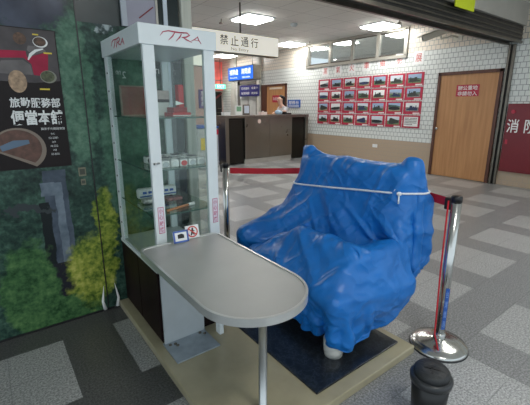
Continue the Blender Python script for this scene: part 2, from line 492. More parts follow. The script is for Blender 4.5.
# marbled black mat
g = G('black_marbled_mat')
nz = g.noise(22, 6, rough=0.65)
wv = g.math('ABSOLUTE', g.math('SUBTRACT', nz, 0.5))
g.L.new(g.ramp(wv, [(0.0, (0.040, 0.052, 0.066)), (0.025, (0.014, 0.018, 0.024)), (0.2, (0.006, 0.008, 0.011))]), g.b.inputs['Base Color'])
g.b.inputs['Roughness'].default_value = 0.28
M_mat = g.m

# ------------------------------------------------------------------ setting
WX = 7.72; CZ = 3.15
struct('floor', MB().box(0.62, 12.5, -3, 13.3, -0.1, 0), M_floor)
struct('floor', MB().box(-4, 0.62, -3, 13.3, -0.1, 0), M_floor2)
struct('ceiling', MB().box(-4, 7.86, -3, 13.3, CZ, CZ + 0.1), M_ceil)
# right wall with the clerestory opening
wy0, wy1, wz0, wz1 = 5.04, 8.21, 2.555, 3.12
w = MB()
w.box(WX, WX + 0.14, -3, wy0, 0, CZ); w.box(WX, WX + 0.14, wy1, 13.3, 0, CZ)
w.box(WX, WX + 0.14, wy0, wy1, 0, wz0); w.box(WX, WX + 0.14, wy0, wy1, wz1, CZ)
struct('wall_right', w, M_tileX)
struct('wall_back', MB().box(-4, WX, 13.0, 13.14, 0, CZ), mat('pale_pink_wall', (0.56, 0.44, 0.40), 0.6, 0, 0.06, 3))
struct('wall_left', MB().box(-4, 1.20, 2.655, 2.72, 0, CZ), mat('dark_partition', (0.02, 0.03, 0.03), 0.3, 0, 0.2))
struct('trim_1', MB().box(1.225, 1.305, 2.60, 2.74, 0, CZ, 0.01), mat('olive_grey_column', (0.42, 0.42, 0.36), 0.35, 0.1, 0.25, 6, stretch=(3, 3, 0.2)))
# room behind the clerestory
b = MB(); b.box(7.86, 12.5, 3.5, 11.8, 3.42, 3.5); struct('ceiling', b, M_ceil)
struct('wall_far_room', MB().box(12.4, 12.5, 3.5, 11.8, 0, 3.42), mat('far_room_wall', (0.5, 0.49, 0.46), 0.6))

# clerestory window
win = MB()
fx0, fx1 = WX - 0.035, WX + 0.05
win.box(fx0, fx1, wy0 - 0.03, wy1 + 0.03, wz0 - 0.05, wz0 + 0.02); win.box(fx0, fx1, wy0 - 0.03, wy1 + 0.03, wz1 - 0.03, wz1 + 0.025)
win.box(fx0, fx1, wy0 - 0.03, wy0 + 0.05, wz0, wz1); win.box(fx0, fx1, wy1 - 0.05, wy1 + 0.04, wz0, wz1)
wf = struct('window_1', win, M_alu)
ys = [wy0 + 0.05, 5.795, 6.56, 7.325, wy1 - 0.05]
for yv in ys[1:-1]:
    build('mullion', MB().box(fx0 + 0.005, fx1, yv - 0.04, yv + 0.04, wz0, wz1), M_alu, wf)
for a, c in zip(ys[:-1], ys[1:]):
    s = MB(); s.box(WX, WX + 0.03, a + 0.035, c - 0.035, wz0 + 0.01, wz0 + 0.055); s.box(WX, WX + 0.03, a + 0.035, c - 0.035, wz1 - 0.05, wz1 - 0.01)
    sash = build('sash', s, M_bronze, wf)
    build('pane', MB().box(WX + 0.012, WX + 0.018, a + 0.02, c - 0.02, wz0 + 0.03, wz1 - 0.03), M_winglass, sash)

# ---- ceiling lights
def light_proto():
    t = thing('ceiling_light', (0, 0, 0), 'square ceiling light', 'light')
    f = MB()
    h = 0.325
    f.box(-h, h, -h, -h + 0.03, -0.02, 0); f.box(-h, h, h - 0.03, h, -0.02, 0); f.box(-h, -h + 0.03, -h, h, -0.02, 0); f.box(h - 0.03, h, -h, h, -0.02, 0)
    build('frame', f, M_white, t)
    build('diffuser', MB().box(-h + 0.03, h - 0.03, -h + 0.03, h - 0.03, -0.045, -0.004, 0.012), M_diff, t)
    return t
lp = light_proto()
LIGHTS = [(4.57, 6.48, 3.15, 'lit square ceiling light above the white hanging no-entry sign'),
          (7.17, 8.35, 3.15, 'lit square ceiling light behind the right end of the hanging white sign'),
          (7.17, 5.37, 3.15, 'lit square ceiling light in front of the high window by the tiled wall'),
          (6.95, 11.5, 3.15, 'lit square ceiling light farthest back, seen below the hanging white sign'),
          (4.57, 9.6, 3.15, 'added square ceiling light unseen behind the hanging white sign'),  # this and the next two: unseen extra panels added to light the hall
          (1.8, 6.4, 3.15, 'added unseen square ceiling light in the hall behind the mural partition'),
          (1.6, 10.0, 3.15, 'added unseen square ceiling light at the back of the hall behind the mural'),
          (4.57, 1.0, 3.15, 'added unseen square ceiling light over the floor to the right of the blue tarpaulin'),  # unseen panel added to light the near floor
          (1.0, -0.6, 3.15, 'added unseen square ceiling light over the entrance, nearest the viewer'),  # unseen panel added to brighten the case and table
          (9.5, 8.4, 3.42, 'lit square light in the room beyond, in the second pane of the high window'),
          (9.5, 9.9, 3.42, 'lit square light in the room beyond, in the leftmost pane of the high window'),
          (9.7, 6.55, 3.42, 'lit square light in the room beyond, in the rightmost pane of the high window')]
for i, (x, y, z, lab) in enumerate(LIGHTS):
    if i == 0: lp.location = (x, y, z); lp['label'] = lab; lp['group'] = 'square ceiling lights'
    else: dup(lp, (x, y, z), lab, 'square ceiling lights')

# small ceiling fittings
for (x, y, lab) in [(5.55, 6.35, 'small grey smoke detector on the ceiling right of the nearest lit panel'), ]:
    d = thing('smoke_detector', (x, y, CZ - 0.06), lab, 'detector')
    build('detector_body', MB().rot([(0.0, 0), (0.05, 0), (0.075, 0.03), (0.075, 0.06)], (x, y, CZ - 0.06), 20), M_grey, d)
for (x, y, lab) in [(4.1, 6.9, 'small ceiling sprinkler above the left of the hanging white sign'),
                    (6.95, 4.75, 'small ceiling sprinkler right of the lit panel near the camera bracket'),
                    (7.35, 7.75, 'small ceiling sprinkler by the left end of the high window')]:
    d = thing('sprinkler', (x, y, CZ - 0.09), lab, 'sprinkler', 'ceiling sprinklers')
    build('sprinkler_pipe', MB().tube([(x, y, CZ - 0.09), (x, y, CZ)], 0.012), M_bronze, d)
    build('deflector', MB().rot([(0.0, 0), (0.045, 0), (0.045, 0.012), (0.02, 0.03)], (x, y, CZ - 0.09), 16), M_bronze, d)

# ------------------------------------------------------------------ shutter beam and guide
t = thing('shutter_beam', (4.6, 2.95, 2.52), 'black metal rolling shutter beam along the ceiling at upper right', 'beam')
b = MB(); b.box(1.30, WX, 2.80, 3.0, 2.56, 2.80, 0.008); build('housing', b, M_blackmet, t)
for zz in (2.60, 2.66, 2.735): build('highlight_strip', MB().box(1.30, WX, 2.788, 2.802, zz, zz + 0.016, 0.003), M_bronze, t)  # lighter strips standing in for highlights along the black beam
struct('trim_7', MB().box(1.30, WX, 2.755, 3.01, 2.80, CZ), mat('bulkhead_paint', (0.42, 0.40, 0.36), 0.6, 0, 0.06, 3))
b = MB(); b.box(1.43, WX, 2.985, 3.03, 2.515, 2.56); b.box(1.43, WX, 2.78, 2.81, 2.52, 2.56); build('slot_rail', b, M_bronze, t)
t = thing('shutter_guide', (WX - 0.05, 2.95, 0), 'bronze vertical shutter guide rail beside the wooden office door', 'rail')
b = MB(); b.box(WX - 0.07, WX, 2.93, 2.965, 0, 2.52, 0.004); build('outer_rail', b, M_bronze, t)
b = MB(); b.box(WX - 0.05, WX, 2.86, 2.90, 0, 2.52, 0.004); build('inner_rail', b, M_bronze, t)
b = MB(); b.box(WX - 0.02, WX, 2.90, 2.93, 0, 2.52); build('slot', b, M_blackmet, t)
b = MB(); b.box(5.2, 5.72, 2.725, 2.745, 2.735, 2.95, 0.004)
build('hanging_sign', b, M_yelsign, loc=(5.46, 2.735, 2.735), label='bright yellow sign panel on the face of the black shutter beam', cat='sign')

# ------------------------------------------------------------------ doors
def wood_door(name, y0, y1, top, knob_y, label):
    d = thing(name, (WX, (y0 + y1) / 2, 0), label, 'door'); d['kind'] = 'structure'
    j = MB(); j.box(WX - 0.05, WX, y1 - 0.06, y1, 0, top, 0.004); j.box(WX - 0.05, WX, y0, y0 + 0.06, 0, top, 0.004); j.box(WX - 0.05, WX, y0, y1, top - 0.06, top, 0.004)
    build('door_frame', j, M_jamb, d)
    lf = build('door_leaf', MB().box(WX - 0.03, WX, y0 + 0.06, y1 - 0.06, 0.012, top - 0.06, 0.002), M_door, d)
    k = MB(); k.tube([(WX - 0.03, knob_y, 1.0), (WX - 0.07, knob_y, 1.0)], 0.012); k.ball((WX - 0.085, knob_y, 1.0), 0.03)
    build('door_knob', k, M_chrome, lf)
    return d
d1 = wood_door('door_1', 3.0, 4.22, 2.125, 4.11, 'orange wood office door with red staff-only sign at right')
b = MB(); b.box(WX - 0.036, WX - 0.03, 3.38, 3.815, 1.645, 1.865)
sg = build('door_sign', b, M_redsign, d1)
text('lettering', '辦公重地', (WX - 0.036, 3.5975, 1.805), RY, UZ, 0.37, 0.085, M_ink_wht, sg, 0.002, bold=0.01)
text('lettering', '非請勿入', (WX - 0.036, 3.5975, 1.70), RY, UZ, 0.37, 0.085, M_ink_wht, sg, 0.002, bold=0.01)
d2 = wood_door('door_2', 9.10, 10.40, 2.15, 9.3, 'brown wooden door behind the steel counter')
b = MB(); b.box(WX - 0.045, WX - 0.03, 10.10, 10.34, 0.02, 2.09); build('dark_jamb_panel', b, M_jamb, d2, label='dark side panel')  # dark wood jamb panel left of the leaf
b = MB(); b.box(WX - 0.04, WX - 0.03, 9.3, 9.95, 1.99, 2.05); build('transom', b, mat('pale_transom', (0.75, 0.62, 0.48), 0.3), d2)
b = MB(); b.box(WX - 0.036, WX - 0.03, 9.36, 9.80, 1.58, 1.80)
sg = build('door_sign', b, M_redsign, d2)
text('lettering', '非請勿入', (WX - 0.036, 9.58, 1.69), RY, UZ, 0.36, 0.10, M_ink_wht, sg, 0.002)

# fire hose cabinet
t = thing('fire_cabinet', (WX - 0.06, 2.5, 0.27), 'dark red fire hose cabinet on the wall right of the shutter guide', 'cabinet')
build('cabinet_body', MB().box(WX - 0.06, WX - 0.006, 2.10, 2.83, 0.27, 1.5, 0.005), M_redpaint, t)
dr = build('cabinet_door', MB().box(WX - 0.075, WX - 0.06, 2.13, 2.81, 0.30, 1.47, 0.004), M_redpaint, t)
text('lettering', '消', (WX - 0.076, 2.70, 1.11), RY, UZ, 0.19, 0.24, M_ink_wht, dr, 0.002, bold=0.01)
text('lettering', '防', (WX - 0.076, 2.42, 1.11), RY, UZ, 0.19, 0.24, M_ink_wht, dr, 0.002, bold=0.01)
hb = MB(); hb.box(WX - 0.088, WX - 0.075, 2.745, 2.785, 0.78, 0.86, 0.003); build('latch', hb, M_redsign, t)
hb = MB(); hb.tube([(WX - 0.075, 2.72, 1.36), (WX - 0.095, 2.72, 1.36)], 0.035); build('alarm_button', hb, M_redsign, t)

# ------------------------------------------------------------------ train photograph exhibition
sky_m = [mat('photo_sky_pale', (0.62, 0.68, 0.74), 0.4), mat('photo_sky_white', (0.78, 0.80, 0.80), 0.4), mat('photo_sky_blue', (0.30, 0.42, 0.58), 0.4)]
gnd_m = [mat('photo_grass', (0.12, 0.20, 0.09), 0.4, 0, 0.5, 60), mat('photo_ballast', (0.22, 0.21, 0.20), 0.4, 0, 0.5, 60), mat('photo_field', (0.30, 0.27, 0.16), 0.4, 0, 0.4, 60)]
hill_m = [mat('photo_hill', (0.08, 0.15, 0.10), 0.4, 0, 0.5, 50), mat('photo_trees', (0.05, 0.10, 0.08), 0.4, 0, 0.5, 50), mat('photo_station', (0.25, 0.27, 0.30), 0.4, 0, 0.4, 50)]
trn_m = [mat('photo_locomotive', (0.012, 0.014, 0.018), 0.4, 0, 0.5, 80), mat('photo_blue_coach', (0.02, 0.03, 0.09), 0.4, 0, 0.5, 80), mat('photo_dark_coach', (0.03, 0.035, 0.03), 0.4, 0, 0.5, 80)]
rows = ['top', 'second', 'third', 'bottom']; cols = ['first', 'second', 'third', 'fourth', 'fifth', 'sixth', 'rightmost']
look = ['steam engine', 'blue engine', 'dark train', 'train on a bend', 'train by a hill', 'train at a station', 'black engine under pale sky']
PY0, PY1, PZT, PZB = 7.735, 4.54, 2.185, 0.965
pw = (PY0 - PY1) / 7; ph = (PZT - PZB) / 4
fw, fh = pw - 0.028, ph - 0.026
def train_poly(kind, W_, H_, rnd):
    """locomotive outline in photo coordinates, receding to one side"""
    s = rnd.choice((-1, 1)); h = rnd.uniform(0.30, 0.42)
    if kind == 0:   # steam engine: boiler, chimney, dome, cab, tender
        pts = [(-.40, .12), (.42, .16), (.42, .16 + .3 * h), (.2, .18 + .4 * h), (.18, .2 + h), (-.02, .2 + h), (-.02, .1 + h * .95), (-.10, .1 + h * .95), (-.10, .12 + h * 1.05), (-.16, .12 + h * 1.05), (-.16, .1 + h * .9), (-.26, .1 + h * .9), (-.27, .14 + h * 1.25), (-.33, .14 + h * 1.25), (-.33, .1 + h * .8), (-.40, .1 + h * .7)]
    elif kind == 1: # railcar front receding
        pts = [(-.34, .10), (-.08, .08), (.46, .24), (.46, .30 + .45 * h), (-.06, .26 + h * 1.1), (-.14, .30 + h * 1.15), (-.30, .28 + h * 1.1), (-.35, .2 + h * .6)]
    else:           # low long train on a curve
        pts = [(-.46, .20), (-.05, .14), (.30, .18), (.46, .26), (.46, .30 + .25 * h), (.22, .28 + .5 * h), (-.05, .26 + .6 * h), (-.46, .26 + .35 * h)]
    pts = [(s * a * W_, ((b - 0.12) * 1.25 + 0.10 - 0.5) * H_) for a, b in pts]
    return pts if s > 0 else list(reversed(pts))
for r in range(4):
    for c in range(7):
        rnd = random.Random(r * 7 + c + 3)
        yc = PY0 - pw * (c + 0.5); zc = PZT - ph * (r + 0.5)
        last = (r == 3 and c == 6)
        lab = ('red framed white text panel, bottom right corner of the train photo display' if last else
               'red framed train photo on the tiled wall, %s row, %s from the left' % (rows[r], cols[c]) if c < 6 else
               'red framed train photo at the right end of the %s row' % rows[r])
        t = thing('train_photo', (WX - 0.012, yc, zc - fh / 2), lab, 'photo', 'train photographs on the tiled wall')
        build('mount_board', MB().prism(rectp(-fw / 2, fw / 2, -fh / 2, fh / 2), (WX, yc, zc), RY, UZ, 0.012), M_frame_red, t)
        W_, H_ = fw * (0.74 if not last else 0.8), fh * (0.66 if not last else 0.76)
        z2 = zc + fh * (0.05 if not last else 0.0)
        o = (WX - 0.012, yc, z2)
        p = MB()
        if last:
            p.prism(rectp(-W_ / 2, W_ / 2, -H_ / 2, H_ / 2), o, RY, UZ, 0.003)
            pr = build('print', p, M_paper, t)
            ln = MB()
            for k in range(5):
                zz = H_ * (0.36 - 0.16 * k)
                for q in range(9):
                    if (k, q) in ((4, 6), (4, 7), (4, 8), (0, 3)): continue
                    ln.prism(rectp(-W_ * .44 + q * W_ * .098, -W_ * .44 + q * W_ * .098 + W_ * .07, zz - .008, zz + .008), (o[0] - .003, yc, z2), RY, UZ, 0.001)
            build('lettering', ln, M_ink_blk, t)
            continue
        hz = rnd.uniform(-0.18, 0.0) * H_
        p.mi = 0; p.prism(rectp(-W_ / 2, W_ / 2, hz, H_ / 2), o, RY, UZ, 0.003)
        p.mi = 1; p.prism(rectp(-W_ / 2, W_ / 2, -H_ / 2, hz), o, RY, UZ, 0.003)
        p.mi = 2
        if rnd.random() < 0.7:
            s = rnd.choice((-1, 1)); hh = rnd.uniform(0.15, 0.4) * H_
            hp = [(-W_ / 2, hz), (W_ / 2, hz), (W_ / 2, hz + hh * (1.0 if s > 0 else 0.25)), (W_ * .15, hz + hh * .75), (-W_ * .2, hz + hh * (0.4 if s > 0 else .9)), (-W_ / 2, hz + hh * (0.2 if s > 0 else 1.0))]
            p.prism(hp, (o[0] - .003, yc, z2), RY, UZ, 0.0006)
        p.mi = 3
        p.prism(train_poly(rnd.choice((0, 0, 1, 2)), W_, H_, rnd), (o[0] - .0036, yc, z2), RY, UZ, 0.0006)
        build('print', p, [rnd.choice(sky_m), rnd.choice(gnd_m), rnd.choice(hill_m), rnd.choice(trn_m)], t)
        cap = MB(); cap.prism(rectp(fw * 0.06, fw * 0.44, -fh * 0.475, -fh * 0.375), (WX - 0.012, yc, zc), RY, UZ, 0.002)
        build('caption', cap, M_paper, t)
for i, ch in enumerate('蒸氣火車攝影展'):
    yc = 7.48 - i * (7.48 - 4.72) / 6
    zc = 2.385 + 0.0145 * i
    t = thing('title_sheet', (WX - 0.006, yc, zc - 0.14), 'white paper sheet with a red painted character, %s of the seven above the photos' % (['first', 'second', 'third', 'fourth', 'fifth', 'sixth', 'last'][i]), 'sign', 'title sheets above the photographs')
    build('sheet', MB().prism(rectp(-.12, .12, -.135, .135), (WX, yc, zc), RY, UZ, 0.006), M_paper, t)
    text('lettering', ch, (WX - 0.006, yc, zc), RY, UZ, 0.145, 0.165, M_ink_red, t, 0.002)

# small blue sign by door
t = thing('wall_sign', (WX - 0.02, 8.76, 1.42), 'small blue sign on white tiles right of the door behind the counter', 'sign')
build('panel', MB().box(WX - 0.02, WX, 8.47, 9.04, 1.42, 1.65), M_bluesign, t)
text('lettering', '服務台', (WX - 0.021, 8.755, 1.565), RY, UZ, 0.46, 0.11, M_ink_wht, t, 0.002, bold=0.008)
build('underline', MB().prism(rectp(-.24, .24, -.012, .012), (WX - 0.02, 8.755, 1.465), RY, UZ, 0.003), M_ink_wht, t)

# power socket on the wainscot
b = MB(); b.box(WX - 0.012, WX, 5.62, 5.76, 0.46, 0.54, 0.003); build('wall_socket', b, M_paper, loc=(WX, 5.69, 0.46), label='small white wall socket on the beige tiles below the photos', cat='socket')

# ------------------------------------------------------------------ surveillance camera
t = thing('security_camera', (WX - 0.02, 4.25, 2.75), 'grey bullet security camera on a bent bracket, high on the tiles', 'camera')
ax = Vector((-0.55, 0.62, -0.28)).normalized()
p0 = Vector((7.52, 4.10, 2.89)); 
up = Vector((0, 0, 1)); rt = ax.cross(up).normalized(); uu = rt.cross(ax).normalized()
Mr = Matrix((( ax.x, rt.x, uu.x, p0.x), (ax.y, rt.y, uu.y, p0.y), (ax.z, rt.z, uu.z, p0.z), (0, 0, 0, 1)))
M_cam = mat('camera_housing', (0.66, 0.62, 0.53), 0.4, 0.1, 0.05)
build('housing', MB().box(-0.05, 0.42, -0.055, 0.055, -0.055, 0.055, 0.02, Mr), M_cam, t)
hd = MB(); hd.box(-0.08, 0.50, -0.065, 0.065, 0.058, 0.072, 0.006, Mr); build('sun_hood', hd, M_cam, t)
ln = MB(); ln.tube([Mr @ Vector((0.41, 0, 0)), Mr @ Vector((0.43, 0, 0))], 0.04); build('lens', ln, M_black, t)
br = MB(); br.tube([Mr @ Vector((0.1, 0, -0.05)), Mr @ Vector((0.1, 0, -0.12)), Vector((7.60, 3.98, 2.80)), Vector((WX, 3.92, 2.77))], 0.018); build('bracket', br, M_cam, t)
br = MB(); br.box(WX - 0.02, WX, 3.84, 4.0, 2.71, 2.83, 0.004); build('wall_plate', br, M_cam, t)
br = MB(); br.box(WX - 0.09, WX, 4.16, 4.26, 2.98, 3.10, 0.01); br.tube([(WX - 0.05, 4.21, 3.0), (WX - 0.05, 4.21, 2.88)], 0.008); build('junction_box', br, M_black, t)

# ------------------------------------------------------------------ steel counter
t = thing('service_counter', (6.06, 8.05, 0), 'brushed steel service counter with dark end panels, below the blue sign', 'counter')
CY0 = 7.85
b = MB(); b.box(4.70, 7.46, CY0 - 0.03, CY0 + 0.50, 1.165, 1.235, 0.006); build('worktop', b, M_counter, t)
b = MB(); b.box(4.72, 7.44, CY0 + 0.06, CY0 + 0.42, 0.02, 1.165); build('carcass', b, M_countdk, t)
for x0, x1 in ((5.27, 6.06), (6.066, 6.84)):
    build('front_panel', MB().box(x0, x1, CY0 - 0.02, CY0 + 0.06, 0.13, 1.165, 0.004), M_counter, t)
b = MB(); b.box(5.27, 6.84, CY0, CY0 + 0.06, 0.0, 0.13); build('toe_kick', b, mat('pale_toe_kick', (0.50, 0.48, 0.44), 0.4, 0.4), t)
for x0, x1 in ((4.80, 5.25), (6.86, 7.36)):
    build('recessed_panel', MB().box(x0, x1, CY0 + 0.03, CY0 + 0.06, 0.05, 1.12), M_countdk, t, label='dark recessed panel')
for x0, x1 in ((4.70, 4.80), (7.36, 7.46)):
    build('end_post', MB().box(x0, x1, CY0 - 0.01, CY0 + 0.45, 0.0, 1.165, 0.004), M_counter, t)
st = MB(); st.prism(ellipse(0, 0, 0.05, 0.055), (5.72, CY0 - 0.02, 1.08), RX, UZ, 0.002); build('round_sticker', st, mat('pale_pink_sticker', (0.8, 0.62, 0.55), 0.5), t)

# items on the counter
def slab_item(name, lab, cat, x0, x1, y0, y1, z0, z1, m, parts=()):
    t = thing(name, ((x0 + x1) / 2, (y0 + y1) / 2, z0), lab, cat)
    build('body', MB().box(x0, x1, y0, y1, z0, z1, 0.004), m, t)
    for nm, q, mm in parts: build(nm, MB().box(*q), mm, t)
    return t
slab_item('leaflet_stand', 'white leaflet stand on the left of the steel counter', 'stand', 5.18, 5.36, 8.10, 8.16, 1.235, 1.47, M_paper, [('insert', (5.20, 5.34, 8.096, 8.10, 1.33, 1.45), mat('green_leaflet', (0.2, 0.4, 0.25), 0.5))])
slab_item('notice_stand', 'dark framed notice stand beside the white leaflet stand', 'stand', 5.42, 5.62, 8.12, 8.15, 1.235, 1.50, M_bronze, [('sheet', (5.445, 5.595, 8.114, 8.12, 1.28, 1.47), mat('pale_blue_paper', (0.62, 0.68, 0.78), 0.6))])
slab_item('paper_box', 'small white box at the far left end of the counter top', 'box', 4.76, 4.94, 7.98, 8.12, 1.235, 1.31, M_paper, [('lid', (4.755, 4.945, 7.975, 8.125, 1.295, 1.315), M_paper)])
slab_item('tissue_box', 'pale pink box on the counter between the stands and the clerk', 'box', 5.94, 6.14, 8.05, 8.18, 1.235, 1.31, mat('pale_pink_card', (0.75, 0.62, 0.58), 0.6), [('tissue', (6.02, 6.06, 8.09, 8.13, 1.31, 1.335), M_paper)])
slab_item('desk_phone', 'black desk phone lying on the counter right of the clerk', 'phone', 6.78, 7.00, 8.05, 8.24, 1.235, 1.275, M_black, [('handset', (6.79, 6.84, 8.06, 8.23, 1.275, 1.31), M_black)])

# ------------------------------------------------------------------ clerk behind the counter
def skinned(name, verts, edges, radii, m, parent, root=0, sub=2):
    org = ORG[parent.name]
    me = bpy.data.meshes.new(name)
    me.from_pydata([tuple(Vector(v) - org) for v in verts], edges, [])
    o = bpy.data.objects.new(name, me); COL.objects.link(o); o.parent = parent
    md = o.modifiers.new('skin', 'SKIN'); md.use_smooth_shade = True
    if not me.skin_vertices: 
        bpy.context.view_layer.update()
    for i, r in enumerate(radii):
        rr = r if isinstance(r, tuple) else (r, r)
        me.skin_vertices[0].data[i].radius = rr
        me.skin_vertices[0].data[i].use_root = (i == root)
    sb = o.modifiers.new('sub', 'SUBSURF'); sb.levels = sub; sb.render_levels = sub
    me.materials.append(m)
    ORG[o.name] = org
    return o
PB = Vector((7.14, 8.50, 0))
fdir = Vector((-0.97, 0.12, 0)).normalized(); sdir = Vector((-fdir.y, fdir.x, 0))   # forward, and the person's left
def pp(f, s, z): return tuple(PB + fdir * f + sdir * s + Vector((0, 0, z)))
t = thing('person', tuple(PB), 'clerk with dark hair in a white short sleeved top leaning over the counter', 'person')
V = []; E_ = []; R_ = []
def add(p, r, par=None):
    V.append(p); R_.append(r)
    if par is not None: E_.append((par, len(V) - 1))
    return len(V) - 1
pel = add(pp(-0.06, 0, 0.92), (0.15, 0.11)); wa = add(pp(-0.04, 0, 1.08), (0.125, 0.10), pel); ch = add(pp(0.05, 0, 1.28), (0.15, 0.11), wa)
ns = add(pp(0.10, 0, 1.43), (0.10, 0.075), ch); nk = add(pp(0.14, 0, 1.50), 0.05, ns); hd0 = add(pp(0.17, 0, 1.57), (0.075, 0.075), nk)
hd1 = add(pp(0.175, 0, 1.645), (0.078, 0.095), hd0); hd2 = add(pp(0.16, 0, 1.72), (0.066, 0.080), hd1)
HANDS = []
for s in (-1, 1):
    sh = add(pp(0.09, 0.17 * s, 1.385), 0.052, ns)
    e_ = (0.22, 0.25) if s > 0 else (0.26, -0.14)
    w_ = (0.40, 0.235) if s > 0 else (0.46, 0.12)
    el = add(pp(e_[0], e_[1], 1.20), 0.040, sh); wr = add(pp(w_[0], w_[1], 1.275), 0.026, el)
    dv = Vector((w_[0] - e_[0], w_[1] - e_[1])).normalized(); du_ = Vector((-dv.y, dv.x))
    def hp_(a, b, z): return pp(w_[0] + dv.x * a + du_.x * b, w_[1] + dv.y * a + du_.y * b, z)
    ha = add(hp_(0.06, 0, 1.268), (0.034, 0.017), wr)
    for k in range(4):
        o_ = (k - 1.5) * 0.019; ln_ = (0.060, 0.072, 0.068, 0.052)[k]
        b0 = add(hp_(0.095, o_, 1.266), 0.0095, ha); b1 = add(hp_(0.095 + ln_ * 0.6, o_ * 1.15, 1.262), 0.008, b0); add(hp_(0.095 + ln_, o_ * 1.2, 1.252), 0.0068, b1)
    t0 = add(hp_(0.04, -0.036 * s, 1.266), 0.011, ha); add(hp_(0.08, -0.058 * s, 1.260), 0.009, t0)
for s in (-1, 1):
    hp = add(pp(-0.06, 0.095 * s, 0.86), 0.085, pel); kn = add(pp(-0.03, 0.10 * s, 0.48), 0.056, hp); an = add(pp(-0.05, 0.10 * s, 0.09), 0.04, kn)
    add(pp(0.08, 0.105 * s, 0.04), (0.038, 0.03), an)
body = skinned('body', V, E_, R_, M_skin, t)
fc = MB()
for s in (-1, 1): fc.ball(pp(0.262, 0.032 * s, 1.655), 0.011)
build('eyes', fc, M_ink_blk, t)
fc = MB(); fc.ball(pp(0.268, 0, 1.628), 0.016, (1, 1, 1.5)); build('nose', fc, M_skin, t)
fc = MB(); fc.ball(pp(0.252, 0, 1.592), 0.02, (0.7, 1, 0.35)); build('mouth', fc, mat('lips', (0.45, 0.12, 0.10), 0.5), t)
fc = MB()
for s in (-1, 1): fc.ball(pp(0.165, 0.082 * s, 1.64), 0.026, (1, 0.5, 1.3))
build('ears', fc, M_skin, t)
hv = [pp(0.19, 0, 1.745), pp(0.11, 0, 1.735), pp(0.065, 0, 1.65), pp(0.06, 0, 1.55), pp(0.03, 0, 1.46), pp(0.01, 0, 1.38), pp(0.10, 0.06, 1.69), pp(0.10, -0.06, 1.69)]
skinned('hair', hv, [(0, 1), (1, 2), (2, 3), (3, 4), (4, 5), (1, 6), (1, 7)], [0.06, 0.085, 0.075, 0.052, 0.045, 0.03, 0.055, 0.055], M_hair, t, 1)
sv = [pp(-0.06, 0, 0.90), pp(-0.04, 0, 1.08), pp(0.05, 0, 1.28), pp(0.10, 0, 1.425)]; se = [(0, 1), (1, 2), (2, 3)]; sr = [(0.168, 0.128), (0.142, 0.118), (0.166, 0.126), (0.105, 0.085)]
for s in (-1, 1):
    k = len(sv); sv += [pp(0.09, 0.175 * s, 1.39), pp(0.155, 0.21 if s > 0 else -0.155, 1.295)]; se += [(3, k), (k, k + 1)]; sr += [0.066, 0.060]
skinned('shirt', sv, se, sr, M_shirt, t, 1)
for s in (-1, 1):
    pass
tv = [pp(-0.06, 0, 0.93)]; te = []; tr = [(0.165, 0.125)]
for s in (-1, 1):
    k = len(tv); tv += [pp(-0.06, 0.095 * s, 0.84), pp(-0.03, 0.10 * s, 0.48), pp(-0.05, 0.10 * s, 0.10)]; te += [(0, k), (k, k + 1), (k + 1, k + 2)]; tr += [0.098, 0.072, 0.06]
skinned('trousers', tv, te, tr, M_navy, t, 0)
# pale blue bundle in front of the clerk
b = MB(); b.ball((6.52, 8.07, 1.30), 0.085, (1.1, 0.8, 0.75)); b.ball((6.60, 8.05, 1.285), 0.06, (1, 0.8, 0.8))
build('cloth_bundle', b, M_bluecloth, loc=(6.55, 8.06, 1.235), label='pale blue cloth bundle on the counter in front of the clerk', cat='cloth')

# ------------------------------------------------------------------ ticket window and signs at the back
t = thing('ticket_window', (WX, 11.2, 0), 'grey framed ticket window below the navy sign, left of the brown door', 'window')
b = MB(); b.box(WX - 0.06, WX, 10.60, 10.70, 0, 2.6); b.box(WX - 0.06, WX, 11.70, 11.85, 0, 2.6); b.box(WX - 0.06, WX, 10.6, 11.85, 2.2, 2.6); b.box(WX - 0.06, WX, 10.6, 11.85, 0, 1.0)
build('frame', b, mat('grey_window_frame', (0.17, 0.165, 0.15), 0.4, 0.3), t)
build('pane', MB().box(WX - 0.03, WX - 0.015, 10.7, 11.7, 1.0, 2.2), mat('frosted_pane', (0.60, 0.60, 0.57), 0.15, 0, 0.15, 3), t)
b = MB(); b.box(WX - 0.05, WX - 0.03, 11.18, 11.21, 1.0, 2.2); build('glazing_bar', b, M_alu, t)
t = thing('notice_board', (WX - 0.08, 11.0, 1.81), 'navy notice board with white lettering above the ticket window', 'sign')
build('panel', MB().box(WX - 0.12, WX - 0.09, 10.43, 11.60, 1.80, 2.17), M_navysign, t)
for k, (tx, zz) in enumerate((('旅客服務', 2.07), ('售票時間', 1.90))):
    text('lettering', tx, (WX - 0.121, 11.25, zz), RY, UZ, 0.50, 0.09, M_ink_wht, t, 0.002)
    text('lettering', ('營業中', '請排隊')[k], (WX - 0.121, 10.68, zz), RY, UZ, 0.36, 0.08, M_ink_wht, t, 0.002)
for i, yv in enumerate((12.0, 10.45)):
    b = MB(); b.box(WX - 0.10, WX, yv, yv + 0.26 if i == 0 else yv + 0.14, 0, CZ)
    struct('trim_%d' % (i + 2), b, mat('cream_pillar_paint', (0.62, 0.60, 0.54), 0.5, 0, 0.05))
